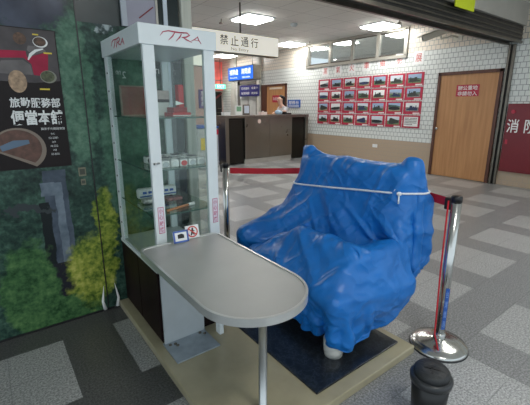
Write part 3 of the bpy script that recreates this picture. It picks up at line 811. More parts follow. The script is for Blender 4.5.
# blue lightbox
t = thing('counter_lightbox', (6.7, 10.06, 2.25), 'blue two panel lit sign hanging above the steel counter', 'sign')
build('box_body', MB().box(6.62, 6.90, 9.36, 10.76, 2.24, 2.66, 0.01), M_bronze, t)
for y0, y1, tx in ((10.08, 10.74, '補票處'), (9.38, 10.05, '詢問處')):
    pn = build('face', MB().box(6.60, 6.62, y0, y1, 2.26, 2.64), M_bluelit, t)
    text('lettering', tx, (6.60, (y0 + y1) / 2, 2.50), RY, UZ, 0.50, 0.17, M_wlit, pn, 0.002, bold=0.01)
    text('lettering', 'Information' if y0 < 10 else 'Fare Adj.', (6.60, (y0 + y1) / 2, 2.33), RY, UZ, 0.42, 0.06, M_wlit, pn, 0.002)
for yv in (9.6, 10.5): build('hanger', MB().tube([(6.76, yv, 2.66), (6.76, yv, CZ)], 0.012), M_bronze, t)
# white no-entry lightbox
SY = 5.6
t = thing('no_entry_sign', (3.8, SY, 2.33), 'long white lightbox sign reading no entry, hanging from the ceiling', 'sign')
x0, x1, z0, z1 = 2.2, 4.52, 2.335, 2.65
build('box_body', MB().box(x0 - 0.01, x1 + 0.012, SY, SY + 0.16, z0 - 0.01, z1 + 0.012, 0.005), M_bronze, t)
fcx = build('face', MB().box(x0, x1, SY - 0.008, SY, z0, z1), M_signlit, t)
build('end_face', MB().box(x1 + 0.012, x1 + 0.018, SY + 0.01, SY + 0.15, z0 + 0.005, z1 - 0.005), mat('warm_end_face', (0.66, 0.60, 0.48), 0.5), t)
for i, chh in enumerate('禁止通行'):
    text('lettering', chh, (3.37 + i * 0.205, SY - 0.008, 2.522), RX, UZ, 0.155, 0.155, M_ink_blk, fcx, 0.002, bold=0.004)
text('lettering', 'No Entry', (3.68, SY - 0.008, 2.385), RX, UZ, 0.36, 0.062, mat('grey_ink', (0.25, 0.25, 0.25), 0.6), fcx, 0.002)
for xx in (2.7, 3.75): build('hanger', MB().tube([(xx, SY + 0.08, z1), (xx, SY + 0.08, CZ)], 0.014), M_bronze, t)
# back-left: red display, exit sign, dark stair
t = thing('red_display', (7.0, 12.9, 2.35), 'glowing red display panel at the back, left of the blue lit sign', 'display')
build('panel', MB().box(6.95, 7.68, 12.93, 12.99, 2.45, 3.1, 0.01), M_redlit, t)
build('lower_strip', MB().box(6.95, 7.68, 12.92, 12.98, 2.05, 2.40, 0.01), M_redlit, t)
text('lettering', '月台', (7.25, 12.92, 2.2), RX, UZ, 0.5, 0.18, M_wlit, t, 0.002)
t = thing('exit_sign', (7.3, 12.6, 2.1), 'small green lit exit sign beside the red display panel', 'sign')
build('box_body', MB().box(7.22, 7.62, 12.62, 12.70, 2.10, 2.27, 0.006), M_greenlit, t)
text('lettering', 'EXIT', (7.42, 12.62, 2.185), RX, UZ, 0.32, 0.11, M_wlit, t, 0.002)
build('hanger', MB().tube([(7.42, 12.66, 2.27), (7.42, 12.66, CZ)], 0.012), M_bronze, t)
t = thing('stair_opening', (6.9, 12.9, 0), 'dark stairway opening with a sloping handrail behind the counter', 'stairway')
build('opening', MB().box(6.1, 7.62, 12.94, 12.99, 0, 2.0), mat('stair_dark', (0.012, 0.010, 0.010), 0.6), t)
build('handrail', MB().tube([(6.2, 12.90, 0.9), (7.6, 12.90, 1.95)], 0.03), M_redpaint, t)
st = MB()
for k in range(9): st.box(6.15 + k * 0.16, 7.6, 12.90 - 0.002 * k, 12.94, 0.17 * k, 0.17 * k + 0.03)
build('steps', st, M_bronze, t)
# pink pillar and ticket machine seen through the display case
struct('trim_5', MB().box(4.43, 5.05, 9.0, 9.6, 0, CZ), M_pink)
t = thing('purple_notice', (4.71, 8.98, 1.4), 'vertical purple notice on the pink pillar, seen through the display case', 'sign')
build('panel', MB().box(4.60, 4.82, 8.97, 9.0, 1.41, 1.88), mat('purple_panel', (0.10, 0.05, 0.20), 0.5), t)
text('lettering', '票\n價\n表', (4.71, 8.97, 1.645), RX, UZ, 0.12, 0.38, M_ink_wht, t, 0.002)
t = thing('lit_panel', (4.58, 8.95, 2.45), 'small lit white panel high on the pink pillar', 'sign')
build('panel', MB().box(4.46, 4.72, 8.95, 9.0, 2.47, 2.76, 0.005), M_signlit, t)
build('frame', MB().box(4.44, 4.74, 8.98, 9.0, 2.45, 2.78), M_bronze, t)
t = thing('ticket_gate', (4.2, 8.0, 0), 'blue ticket gate with two yellow panels, left of the steel counter', 'gate')
build('body', MB().box(3.95, 4.48, 7.8, 8.6, 0, 0.95, 0.03), mat('grey_gate_body', (0.45, 0.46, 0.46), 0.4), t)
build('top', MB().box(3.94, 4.49, 7.79, 8.61, 0.95, 1.0, 0.015), mat('blue_gate_top', (0.02, 0.08, 0.35), 0.4), t)
for x0 in (4.0, 4.17): build('yellow_panel', MB().box(x0, x0 + 0.14, 7.785, 7.80, 0.45, 0.73), mat('yellow_panel_paint', (0.75, 0.55, 0.03), 0.4), t)
build('side_panel', MB().box(4.48, 4.50, 7.85, 8.5, 0.1, 0.9), mat('blue_gate_side', (0.02, 0.10, 0.40), 0.4), t)
build('display_strip', MB().box(4.36, 4.47, 7.785, 7.80, 0.80, 0.92), M_redsign, t)

# ------------------------------------------------------------------ mural partition
GY = 2.63
PANELS = [(-1.6, 0.10, 'leftmost mural panel of dark trees, mostly behind the food poster'), (0.10, 0.538, 'mural panel of trees and yellow shrubs with a grey post, left of the seam'), (0.545, 1.06, 'mural panel of dark trees standing behind the display case')]
for i, (x0, x1, lab) in enumerate(PANELS):
    tb = 1.92 if i == 2 else 3.1
    o = build('mural_panel', MB().box(x0, x1, GY, GY + 0.022, 0.012, 3.1 if i < 2 else 1.955), M_mural, loc=(x0, GY, 0.012), label=lab, cat='mural', group='printed garden mural panels')
struct('trim_4', MB().box(0.538, 0.545, GY - 0.004, GY + 0.022, 0, 3.1), M_black)
struct('baseboard_left', MB().box(-1.6, 1.2, GY - 0.004, GY + 0.025, 0, 0.014), M_black)
for x, lab, s in ((0.505, 'peeling white corner of the mural at the floor, left of the seam', -1), (0.615, 'peeling white corner of the mural at the floor, right of the seam', 1)):
    b = MB(); b.tube([(x + 0.012 * s * -1, GY - 0.012, 0.015), (x, GY - 0.012, 0.08), (x + 0.018 * -s, GY - 0.010, 0.20)], [0.013, 0.009, 0.001], 10)
    build('peeled_corner', b, M_paper, loc=(x, GY - 0.012, 0.015), label=lab, cat='mural corner')
# stickers on the mural
for z0, z1, lab in ((1.005, 1.062, 'small dark framed sticker on the mural, the upper of two'), (0.945, 0.985, 'small square sticker on the mural, the lower of two')):
    t = thing('small_sticker', (0.47, GY, z0), lab, 'sticker', 'stickers on the mural')
    w_ = 0.022 if z1 > 1 else 0.014
    build('backing', MB().box(0.475 - w_, 0.475 + w_, GY - 0.003, GY, z0, z1), mat('tan_card', (0.20, 0.18, 0.12), 0.5), t)
    build('face', MB().box(0.475 - w_ * .72, 0.475 + w_ * .72, GY - 0.0045, GY - 0.003, z0 + 0.01, z1 - 0.01), mat('dark_card', (0.05, 0.055, 0.04), 0.5), t)
# window bays right of the mural
struct('window_2', MB().box(1.06, 1.215, GY, GY + 0.02, 0.0, 3.1), mat('dark_bay_glass', (0.012, 0.02, 0.02), 0.08, 0, 0.3, 4))
struct('trim_6', MB().box(1.10, 1.128, GY - 0.012, GY, 1.36, 3.1), mat('pale_reflection', (0.55, 0.60, 0.66), 0.35))  # pale strip painted as a white vertical reflection in the bay glass
t = thing('upper_poster', (0.93, GY, 2.02), 'pale mauve poster with a thin red diagonal line above the display case', 'poster')
build('sheet', MB().box(0.85, 1.045, GY - 0.006, GY + 0.01, 1.96, 2.5), mat('mauve_sheet', (0.30, 0.29, 0.35), 0.5), t)
build('edge_strip', MB().box(0.815, 0.85, GY - 0.012, GY + 0.01, 1.96, 2.5), mat('pale_strip', (0.40, 0.43, 0.48), 0.5), t)
build('diagonal_line', MB().ribbon([(0.93, 2.02, .004), (1.03, 2.10, .004)], (0, GY - 0.006, 0), RX, UZ, 0.002), M_redpaint, t)
build('side_frame', MB().box(1.045, 1.06, GY - 0.012, GY + 0.02, 1.9, 3.1), M_alu, t)

# food poster
t = thing('food_poster', (0.2, GY, 1.08), 'dark lunch box shop poster with food bowls and white lettering on the mural', 'poster')
PX0, PX1, PZ0, PZ1 = -0.12, 0.418, 1.082, 1.885
PYF = GY - 0.004
build('sheet', MB().box(PX0, PX1, PYF, GY, PZ0, PZ1), mat('poster_black', (0.014, 0.009, 0.009), 0.4, spec=0.2), t)
def flat(name, polys, m, dep): 
    mb = MB()
    for p in polys: mb.prism(p, (0, PYF, 0), RX, UZ, dep)
    return build(name, mb, m, t)
flat('grey_backdrop', [[(PX0, 1.60), (0.28, 1.585), (0.413, 1.60), (0.413, 1.88), (PX0, 1.88)]], mat('poster_grey', (0.085, 0.075, 0.078), 0.4, 0, 0.25, 9, spec=0.2), 0.0006)
flat('pink_shape', [[(0.08, 1.755), (0.255, 1.76), (0.258, 1.725), (0.36, 1.76), (0.368, 1.755), (0.355, 1.65), (0.33, 1.625), (0.28, 1.629), (0.275, 1.69), (0.24, 1.722), (0.08, 1.712)]], mat('poster_crimson', (0.36, 0.018, 0.055), 0.4, 0, 0.15, 12, spec=0.2), 0.0012)
flat('grey_shape', [[(0.10, 1.632), (0.13, 1.70), (0.235, 1.71), (0.27, 1.685), (0.278, 1.63)], [(0.262, 1.765), (0.29, 1.74), (0.36, 1.765), (0.34, 1.79), (0.27, 1.79)]], mat('poster_mid_grey', (0.16, 0.145, 0.145), 0.4, 0, 0.2, 12, spec=0.2), 0.0015)
wb = MB(); wb.ribbon([(0.262, 1.712, .003), (0.278, 1.742, .008), (0.305, 1.765, .007), (0.345, 1.778, .003)], (0, PYF, 0), RX, UZ, 0.0024)
build('white_brush_stroke', wb, M_paper, t)
flat('bowl', [ellipse(0.335, 1.814, 0.038, 0.030)], M_paper, 0.0018)
flat('bowl', [ellipse(0.354, 1.622, 0.043, 0.036)], mat('olive_rim', (0.22, 0.22, 0.17), 0.4), 0.0018)
flat('food', [ellipse(0.332, 1.816, 0.032, 0.025)], mat('brown_food', (0.09, 0.045, 0.025), 0.5, 0, 0.6, 60), 0.0026)
flat('food', [ellipse(0.350, 1.624, 0.036, 0.031)], mat('green_food', (0.07, 0.08, 0.035), 0.5, 0, 0.6, 60), 0.0026)
flat('food', [ellipse(0.235, 1.825, 0.032, 0.032)], mat('brown_food', (0.1, 0.05, 0.03), 0.5), 0.0018)
flat('food', [ellipse(0.195, 1.59, 0.045, 0.062)], mat('tan_food', (0.36, 0.24, 0.15), 0.5, 0, 0.5, 40), 0.0018)
for yq in (rectp(0.345, 0.388, 1.752, 1.760), rectp(0.30, 0.352, 1.546, 1.555), rectp(0.30, 0.33, 1.85, 1.857)): flat('yellow_caption', [yq], M_yellow, 0.0024)
text('lettering', '旅勤服務部', (0.268, PYF, 1.472), RX, UZ, 0.26, 0.058, M_paper, t, 0.003, bold=0.02)
text('lettering', '便當本舖', (0.268, PYF, 1.386), RX, UZ, 0.27, 0.088, M_paper, t, 0.003, bold=0.03)
text('lettering', '獨家手作鐵路便當', (0.340, PYF, 1.318), RX, UZ, 0.13, 0.015, M_paper, t, 0.003)
for k, (tx, w_) in enumerate((('台北', .02), ('02-2381', .05), ('台中', .02), ('04-2222', .04), ('花蓮', .02), ('03-8355', .045))):
    text('lettering', tx, (0.335, PYF, 1.287 - k * 0.025), RX, UZ, w_, 0.012, M_paper, t, 0.003)
flat('large_bowl', [ellipse(0.15, 1.20, 0.14, 0.128, 24, -0.99, math.pi / 2 + 1.5)], mat('tan_rim', (0.22, 0.17, 0.13), 0.4), 0.0018)
flat('large_food', [ellipse(0.145, 1.205, 0.122, 0.112, 24, -0.9, math.pi / 2 + 1.5)], mat('reddish_food', (0.11, 0.05, 0.035), 0.5, 0, 0.4, 30), 0.0026)
fs = MB(); fs.ribbon([(0.06, 1.21, .016), (0.13, 1.235, .021), (0.205, 1.245, .011)], (0, PYF, 0), RX, UZ, 0.0034); build('fish', fs, mat('steel_blue_fish', (0.10, 0.16, 0.24), 0.4), t)

# ------------------------------------------------------------------ platform and mat
PZ = 0.05
build('platform', MB().box(0.62, 1.885, 1.0, 2.625, 0, PZ, 0.006), M_beige, loc=(1.25, 1.8, 0), label='low beige platform board under the display case, table and mat', cat='platform')
build('floor_mat', MB().box(1.135, 1.825, 1.075, 2.60, PZ, PZ + 0.012, 0.003), M_mat, loc=(1.5, 1.8, PZ), label='shiny black marbled mat under the tarpaulin covered chair', cat='mat')

# ------------------------------------------------------------------ base cabinet
t = thing('base_cabinet', (0.9, 2.27, PZ), 'dark brown base cabinet under the glass display case', 'cabinet')
CX0, CX1, CYA, CYB, CT = 0.675, 1.115, 1.93, 2.615, 0.535
build('carcass', MB().box(CX0 + 0.008, CX1, CYA + 0.008, CYB, PZ, CT - 0.02), M_dkwood, t)
for y0, y1 in ((CYA + 0.006, 2.27), (2.276, CYB - 0.004)):
    build('side_door', MB().box(CX0, CX0 + 0.008, y0, y1, PZ + 0.015, CT - 0.03, 0.002), M_dkwood, t)
build('front_panel', MB().box(CX0 + 0.01, CX1 - 0.003, CYA, CYA + 0.008, PZ + 0.01, CT - 0.03, 0.002), M_dkwood, t)
build('metal_edging', MB().box(CX0 - 0.003, CX1 + 0.003, CYA - 0.004, CYB + 0.003, CT - 0.02, CT, 0.003), M_white, t)

# ------------------------------------------------------------------ glass display case
HZ0, HZ1 = 1.752, 1.85
HX0, HX1, HY0, HY1 = 0.669, 1.106, 1.918, 2.622
t = thing('display_case', (0.89, 2.27, CT), 'white framed glass display case with red lettered header and glass shelves', 'display case')
hb = MB(); hb.box(HX0, HX1, HY0, HY1, HZ0, HZ1, 0.003)
hd = build('header', hb, M_white, t)
def tra(o, r, sx, sz):
    st = [[(-1.0, -.10, .02), (-.86, .22, .05), (-.60, .34, .07), (-.2, .30, .09), (.16, .30, .05)],          # long bar of the T
          [(-.30, .28, .05), (-.42, -.05, .08), (-.62, -.38, .03)],                                             # T stem
          [(.02, .22, .04), (-.08, -.08, .08), (-.26, -.40, .03)],                                              # R stem
          [(-.02, .32, .06), (.30, .34, .08), (.42, .18, .09), (.24, .0, .08), (.02, -.06, .05)],               # R bowl
          [(.08, -.04, .05), (.28, -.22, .08), (.52, -.36, .03)],                                               # R leg
          [(.84, .16, .03), (.70, -.06, .06), (.50, -.26, .03)],                                                # A left
          [(.82, .16, .03), (.88, -.12, .06), (1.0, -.42, .03)],                                                # A right
          [(.60, -.14, .03), (.90, -.18, .03)]]
    mb = MB()
    for s in st: mb.ribbon([(a * sx, b * sz, w_ * sz * 0.62) for a, b, w_ in s], o, r, UZ, 0.002)
    return mb
build('lettering', tra((0.895, HY0, 1.805), RX, 0.115, 0.062), M_ink_red if False else mat('crimson_vinyl', (0.42, 0.015, 0.06), 0.35), hd)
build('lettering', tra((HX0, 2.265, 1.80), RY, 0.12, 0.062), MATS['crimson_vinyl'], hd)
PW = 0.066
posts = {}
for nm, (x0, x1, y0, y1) in {'fl': (0.688, 0.748, 1.926, 1.952), 'fr': (1.028, 1.094, 1.926, 1.952), 'bl': (0.678, 0.706, 2.545, 2.612), 'br': (1.050, 1.098, 2.585, 2.612)}.items():
    posts[nm] = build('post', MB().box(x0, x1, y0, y1, CT, HZ0 + 0.02, 0.002), M_white, t)
# shelf pin holes on the posts
for k in range(10):
    z = 0.66 + k * 0.11
    build('shelf_pin', MB().box(0.674, 0.678, 2.56, 2.568, z, z + 0.010), M_ink_blk, posts['bl'])
build('base_tray', MB().box(0.68, 1.10, 1.93, 2.612, CT, CT + 0.012, 0.003), M_grey, t)
SHELF = (1.393, 1.108, 0.848)
for z in SHELF:
    sh = build('glass_shelf', MB().box(0.69, 1.09, 1.955, 2.60, z - 0.008, z), M_shelf, t)
    e = MB(); e.box(0.69, 1.09, 1.953, 1.955, z - 0.008, z); e.box(0.688, 0.69, 1.955, 2.60, z - 0.008, z)
    build('polished_edge', e, M_edge, sh)
build('side_glass', MB().box(0.680, 0.684, 1.952, 2.545, CT + 0.012, HZ0), M_glass, t)
build('side_glass', MB().box(1.090, 1.094, 1.952, 2.585, CT + 0.012, HZ0), M_glass, t)
build('front_glass', MB().box(0.748, 1.028, 1.936, 1.940, CT + 0.012, HZ0), M_glass, t)
lk = MB(); lk.tube([(0.735, 1.93, 1.15), (0.70, 1.915, 1.15)], 0.006); build('lock', lk, M_chrome, t)
for xc, z0, z1, m_ in ((0.721, 0.752, 0.905, M_ink_red), (1.066, 0.752, 0.905, M_ink_mag)):
    sk = build('warning_sticker', MB().box(xc - 0.017, xc + 0.017, 1.9245, 1.926, z0, z1), MATS.get('lilac_paper') or mat('lilac_paper', (0.72, 0.66, 0.74), 0.6), t)
    fr = MB()
    for q in (rectp(-.016, .016, -.0765, -.0735), rectp(-.016, .016, .0735, .0765), rectp(-.017, -.0145, -.0765, .0765), rectp(.0145, .017, -.0765, .0765)):
        fr.prism(q, (xc, 1.9245, (z0 + z1) / 2), RX, UZ, 0.001)
    build('border', fr, M_ink_mag, sk)
    for i, chh in enumerate('小心玻璃'):
        text('lettering', chh, (xc, 1.9245, z1 - 0.022 - i * 0.036), RX, UZ, 0.022, 0.027, M_ink_mag, sk, 0.001, bold=0.01)

# contents of the case
t = thing('wooden_plaque', (0.79, 2.46, SHELF[0]), 'reddish brown framed plaque on the top glass shelf, at the left', 'plaque')
build('board', MB().box(0.715, 0.90, 2.44, 2.455, SHELF[0], 1.575, 0.002), mat('red_brown_board', (0.27, 0.075, 0.065), 0.35, 0, 0.15, 10), t)
fr = MB()
for q in ((0.712, 0.903, 1.570, 1.578), (0.712, 0.903, SHELF[0], SHELF[0] + 0.006)): fr.box(q[0], q[1], 2.436, 2.458, q[2], q[3])
for q in ((0.710, 0.717), (0.898, 0.905)): fr.box(q[0], q[1], 2.436, 2.458, SHELF[0], 1.578)
build('frame', fr, mat('tan_frame', (0.36, 0.24, 0.20), 0.4), t)
t = thing('white_carton', (0.90, 2.3, SHELF[0]), 'white carton with a black top band on the top shelf, left of the red model', 'box')
build('body', MB().box(0.865, 0.945, 2.25, 2.34, SHELF[0], 1.475, 0.003), mat('pale_card', (0.60, 0.62, 0.60), 0.6), t)
build('band', MB().box(0.863, 0.947, 2.248, 2.342, 1.475, 1.493), M_ink_blk, t)
build('lid', MB().box(0.863, 0.947, 2.248, 2.342, 1.493, 1.545), mat('grey_red_card', (0.42, 0.36, 0.34), 0.6, 0, 0.3, 30), t)
t = thing('red_locomotive_model', (1.0, 2.2, SHELF[0]), 'red stand with an upright red panel on the top glass shelf', 'model')
M_rm = mat('bright_red_card', (0.50, 0.03, 0.03), 0.4)
build('base', MB().box(0.91, 1.03, 2.12, 2.25, SHELF[0], 1.415, 0.003), M_rm, t)
build('step', MB().box(0.925, 1.015, 2.14, 2.24, 1.415, 1.445, 0.003), mat('deep_red_card', (0.30, 0.03, 0.03), 0.4), t)
build('upright_panel', MB().box(0.985, 1.02, 2.19, 2.24, 1.445, 1.58, 0.003), M_rm, t)
build('pale_line', MB().box(0.912, 1.028, 2.118, 2.12, 1.395, 1.40), M_paper, t)
b = MB(); b.prism([(-.02, -.006), (.035, .004), (-.018, .02)], (0.955, 2.13, 1.463), RX, UZ, 0.004); build('folded_card', b, M_paper, loc=(0.955, 2.13, 1.445), label='small white triangular card leaning on the red stand', cat='card')
# blue item behind
# watch tins on the second shelf
k = 0
names = ['leftmost', 'second from left', 'middle', 'fourth from left', 'rightmost']
tin0 = None
for row, yv in enumerate((2.03, 2.14, 2.25)):
    for c in range(5):
        x = 0.80 + c * 0.056 if row == 0 else 0.79 + c * 0.058
        lab = 'grey souvenir tin on the second glass shelf, %s row, %s' % (('front', 'middle', 'back')[row], names[c])
        if row == 0 and c == 2: lab = 'souvenir tin with a red face, middle of the front row'
        t = thing('souvenir_tin', (x, yv, SHELF[1]), lab, 'tin', 'souvenir tins on the second shelf')
        mm = M_rm if (row == 0 and c == 2) else [mat('tin_grey', (0.38, 0.40, 0.41), 0.3, 0.5), mat('tin_pale', (0.62, 0.64, 0.64), 0.35, 0.2), mat('tin_dark', (0.12, 0.13, 0.14), 0.3, 0.4)][(row + c) % 3]
        b = MB(); b.box(x - 0.024, x + 0.024, yv - 0.03, yv + 0.03, SHELF[1], SHELF[1] + 0.040, 0.006); build('tin_body', b, M_paper, t)
        b = MB(); b.prism(ellipse(0, 0, 0.019, 0.016, 18), (x, yv - 0.03, SHELF[1] + 0.020), RX, UZ, 0.003); build('round_face', b, mm, t)
        b = MB(); b.box(x - 0.022, x + 0.022, yv - 0.028, yv + 0.028, SHELF[1] + 0.040, SHELF[1] + 0.046, 0.002); build('lid', b, mm if mm is not M_rm else MATS['tin_grey'], t)
# third shelf: model train, wrapped sweets, orange pen
t = thing('model_train', (0.88, 2.36, SHELF[2]), 'white and blue striped model train on the lowest glass shelf', 'model')
build('coach', MB().box(0.74, 1.00, 2.34, 2.40, SHELF[2] + 0.012, SHELF[2] + 0.078, 0.012), M_paper, t)
b = MB()
for q in range(6): b.box(0.765 + q * 0.037, 0.79 + q * 0.037, 2.337, 2.34, SHELF[2] + 0.045, SHELF[2] + 0.06)
build('windows', b, M_bluesign, t)
build('stripe', MB().box(0.745, 0.995, 2.338, 2.34, SHELF[2] + 0.025, SHELF[2] + 0.033), M_bluesign, t)
b = MB()
for xx in (0.79, 0.82, 0.93, 0.96): b.tube([(xx, 2.345, SHELF[2] + 0.010), (xx, 2.395, SHELF[2] + 0.010)], 0.010)
build('wheels', b, M_black, t)
b = MB(); b.box(0.735, 0.86, 2.24, 2.30, SHELF[2], SHELF[2] + 0.03, 0.01); bt = build('wrapped_packet', b, mat('silver_wrap', (0.55, 0.52, 0.52), 0.3, 0.4, 0.5, 60), loc=(0.8, 2.27, SHELF[2]), label='crumpled silver packet in front of the model train, at the left', cat='packet')
b = MB(); b.box(0.88, 0.99, 2.22, 2.29, SHELF[2], SHELF[2] + 0.024, 0.008); build('wrapped_packet', b, mat('dark_red_wrap', (0.25, 0.12, 0.12), 0.4, 0, 0.6, 60), loc=(0.93, 2.25, SHELF[2]), label='dark red packet in front of the model train, at the right', cat='packet')
t = thing('orange_whistle', (0.9, 2.03, SHELF[2]), 'orange whistle stick with a white tip lying on the lowest shelf', 'whistle')
build('barrel', MB().tube([(0.79, 2.00, SHELF[2] + 0.008), (0.95, 2.055, SHELF[2] + 0.008)], 0.008), mat('orange_plastic', (0.60, 0.22, 0.08), 0.4), t)
build('tip', MB().tube([(0.95, 2.055, SHELF[2] + 0.008), (0.995, 2.07, SHELF[2] + 0.008)], 0.010), M_paper, t)
# white mirrored lettering on the glass bay behind
t = thing('window_lettering', (0.78, GY - 0.001, 1.62), 'white reversed lettering on the dark partition behind the display case', 'lettering')
text('lettering', '2', (0.80, GY - 0.001, 1.655), RX, UZ, 0.024, 0.044, M_ink_wht, t, 0.002, mirror=True)
text('lettering', 'nn', (0.763, GY - 0.001, 1.668), RX, UZ, 0.030, 0.024, M_ink_wht, t, 0.002, mirror=True)
text('lettering', 'n', (1.03, GY - 0.001, 1.69), RX, UZ, 0.030, 0.034, M_ink_wht, t, 0.002, mirror=True)

# ------------------------------------------------------------------ table
TZ = 0.705; TX0, TX1, TYB = 0.565, 1.045, 1.885
TC = (TX0 + TX1) / 2; TR = (TX1 - TX0) / 2; TYC = 1.165
def table_outline(inset):
    r = TR - inset; pts = []
    cr = 0.05 - inset * 0.5
    xa, xb, yb = TC - r, TC + r, TYB - inset
    for i in range(33):
        a = math.pi + math.pi * i / 32
        pts.append((TC + r * math.cos(a), TYC + r * math.sin(a)))
    for i in range(9):
        a = 0 + math.pi / 2 * i / 8
        pts.append((xb - cr + cr * math.cos(a), yb - cr + cr * math.sin(a)))
    for i in range(9):
        a = math.pi / 2 + math.pi / 2 * i / 8
        pts.append((xa + cr + cr * math.cos(a), yb - cr + cr * math.sin(a)))
    return pts
t = thing('counter_table', (TC, 1.5, PZ), 'steel topped table with a rounded end in front of the display case', 'table')
b = MB(); b.prism(table_outline(0.012), (0, 0, TZ - 0.03), (1, 0, 0), (0, 1, 0), 0.027); build('tabletop', b, M_table, t)
# raised metal rim as a swept ring
def ring(inset0, inset1, z0, z1):
    mb = MB(); A = table_outline(inset0); B = table_outline(inset1); n = len(A)
    vs = [[mb.bm.verts.new((p[0], p[1], z)) for p in P_] for P_, z in ((A, z0), (A, z1), (B, z1), (B, z0))]
    for q in range(4):
        r0 = vs[q]; r1 = vs[(q + 1) % 4]
        for i in range(n): 
            f = mb.bm.faces.new([r0[i], r0[(i + 1) % n], r1[(i + 1) % n], r1[i]]); f.smooth = False
    return mb
build('rim', ring(0.0, 0.012, TZ - 0.032, TZ + 0.002), M_rim, t)
build('leg', MB().rot([(0.024, 0), (0.024, 0.012), (0.0195, 0.014), (0.0195, TZ - 0.045 - PZ), (0.035, TZ - 0.042 - PZ), (0.035, TZ - 0.03 - PZ)], (0.862, 1.16, PZ), 24), M_leg, t)
build('leg', MB().box(1.0, 1.03, 1.80, 1.85, PZ, TZ - 0.03, 0.003), M_white, t)
sp = build('support_panel', MB().box(0.684, 0.948, 1.905, 1.922, PZ + 0.006, TZ - 0.03, 0.002), M_grey, t)
fp = build('foot_plate', MB().box(0.674, 0.948, 1.705, 1.922, PZ, PZ + 0.008, 0.002), M_plate, t)
b = MB()
for (xx, yy) in ((0.705, 1.88), (0.735, 1.872), (0.905, 1.885), (0.925, 1.862), (0.74, 1.85)): b.rot([(0.010, 0), (0.010, 0.006), (0.004, 0.009)], (xx, yy, PZ + 0.008), 6)
build('bolts', b, M_bronze, fp)

# signs standing on the table
def card(cx, cy, w_, h_, lean, rotz, build_face, lab, name):
    t = thing(name, (cx, cy, TZ), lab, 'sign')
    R = Matrix.Rotation(rotz, 3, 'Z')
    r = R @ Vector((1, 0, 0)); u = (R @ Vector((0, math.sin(lean), math.cos(lean)))).normalized()
    o = Vector((cx, cy, TZ + 0.002))
    n = r.cross(u)
    bk = MB().prism(rectp(-w_ / 2, w_ / 2, 0, h_), o, r, u, 0.004); build('board', bk, M_paper, t)
    build_face(t, o + n * 0.004, r, u, w_, h_)
    return t
def face_cam(t, o, r, u, w_, h_):
    b = MB()
    e = 0.010
    for q in (rectp(-w_ / 2, w_ / 2, 0, e), rectp(-w_ / 2, w_ / 2, h_ - e, h_), rectp(-w_ / 2, -w_ / 2 + e, 0, h_), rectp(w_ / 2 - e, w_ / 2, 0, h_)): b.prism(q, o, r, u, 0.001)
    build('blue_border', b, mat('sign_blue', (0.06, 0.13, 0.42), 0.4), t)
    b = MB(); b.prism([(-.018, .024), (.018, .024), (.018, .043), (.010, .047), (.004, .050), (-.018, .046)], o, r, u, 0.001); build('camera_symbol', b, M_ink_blk, t)
def face_no(t, o, r, u, w_, h_):
    b = MB(); A = ellipse(0, h_ / 2, 0.033, 0.033, 28); B = ellipse(0, h_ / 2, 0.026, 0.026, 28)
    for i in range(28): b.prism([A[i], A[(i + 1) % 28], B[(i + 1) % 28], B[i]], o, r, u, 0.001)
    b.ribbon([(-.021, h_ / 2 + .019, .0035), (.021, h_ / 2 - .019, .0035)], o, r, u, 0.0014)
    build('red_circle', b, mat('sign_red', (0.60, 0.06, 0.05), 0.4), t)
    b = MB(); b.prism(ellipse(0.002, h_ / 2 + .017, .006, .006, 12), o, r, u, 0.0008); b.ribbon([(0.001, h_ / 2 + .012, .006), (-.002, h_ / 2 - .004, .006), (-.010, h_ / 2 - .021, .003)], o, r, u, 0.0008)
    b.ribbon([(0.0, h_ / 2 - .002, .004), (.010, h_ / 2 - .020, .003)], o, r, u, 0.0008); b.ribbon([(0.0, h_ / 2 + .009, .003), (.014, h_ / 2 + .001, .002)], o, r, u, 0.0008)
    build('figure_symbol', b, M_ink_blk, t)
card(0.795, 1.835, 0.088, 0.068, 0.28, -0.10, face_cam, 'small blue bordered camera sign standing on the table, the left one', 'camera_notice')
card(0.880, 1.865, 0.082, 0.075, 0.25, -0.06, face_no, 'small white sign with a red prohibition circle on the table', 'prohibition_sign')

# ------------------------------------------------------------------ stanchions and belts
def stanchion_proto():
    t = thing('belt_stanchion', (0, 0, 0), 'belt stanchion', 'stanchion')
    build('base', MB().rot([(0.165, 0), (0.168, 0.012), (0.160, 0.024), (0.11, 0.036), (0.05, 0.046), (0.032, 0.055)], (0, 0, 0), 48), M_chrome, t)
    build('base_ring', MB().rot([(0.170, 0), (0.170, 0.008)], (0, 0, 0), 48), M_rubber, t)
    build('post', MB().rot([(0.028, 0.05), (0.028, 0.93)], (0, 0, 0), 28), M_chrome, t)
    build('collar', MB().rot([(0.036, 0.05), (0.036, 0.085), (0.029, 0.095)], (0, 0, 0), 28), M_chrome, t)
    build('cap', MB().rot([(0.0295, 0.925), (0.030, 0.955), (0.026, 0.962), (0, 0.963)], (0, 0, 0), 28), M_black, t)
    build('belt_cassette', MB().box(-0.020, 0.020, 0.02, 0.060, 0.875, 0.945, 0.006), M_black, t)
    return t
s0 = stanchion_proto()
s0.location = (2.074, 0.952, 0); ORG[s0.name] = Vector((2.074, 0.952, 0)); s0['label'] = 'polished steel belt stanchion in front, right of the blue tarpaulin'; s0['group'] = 'belt stanchions'
s1 = dup(s0, (1.667, 2.80, 0), 'belt stanchion just behind the display case, its foot hidden by the table', 'belt stanchions')
s2 = dup(s0, (2.62, 2.12, 0), 'belt stanchion hidden behind the blue tarpaulin', 'belt stanchions')
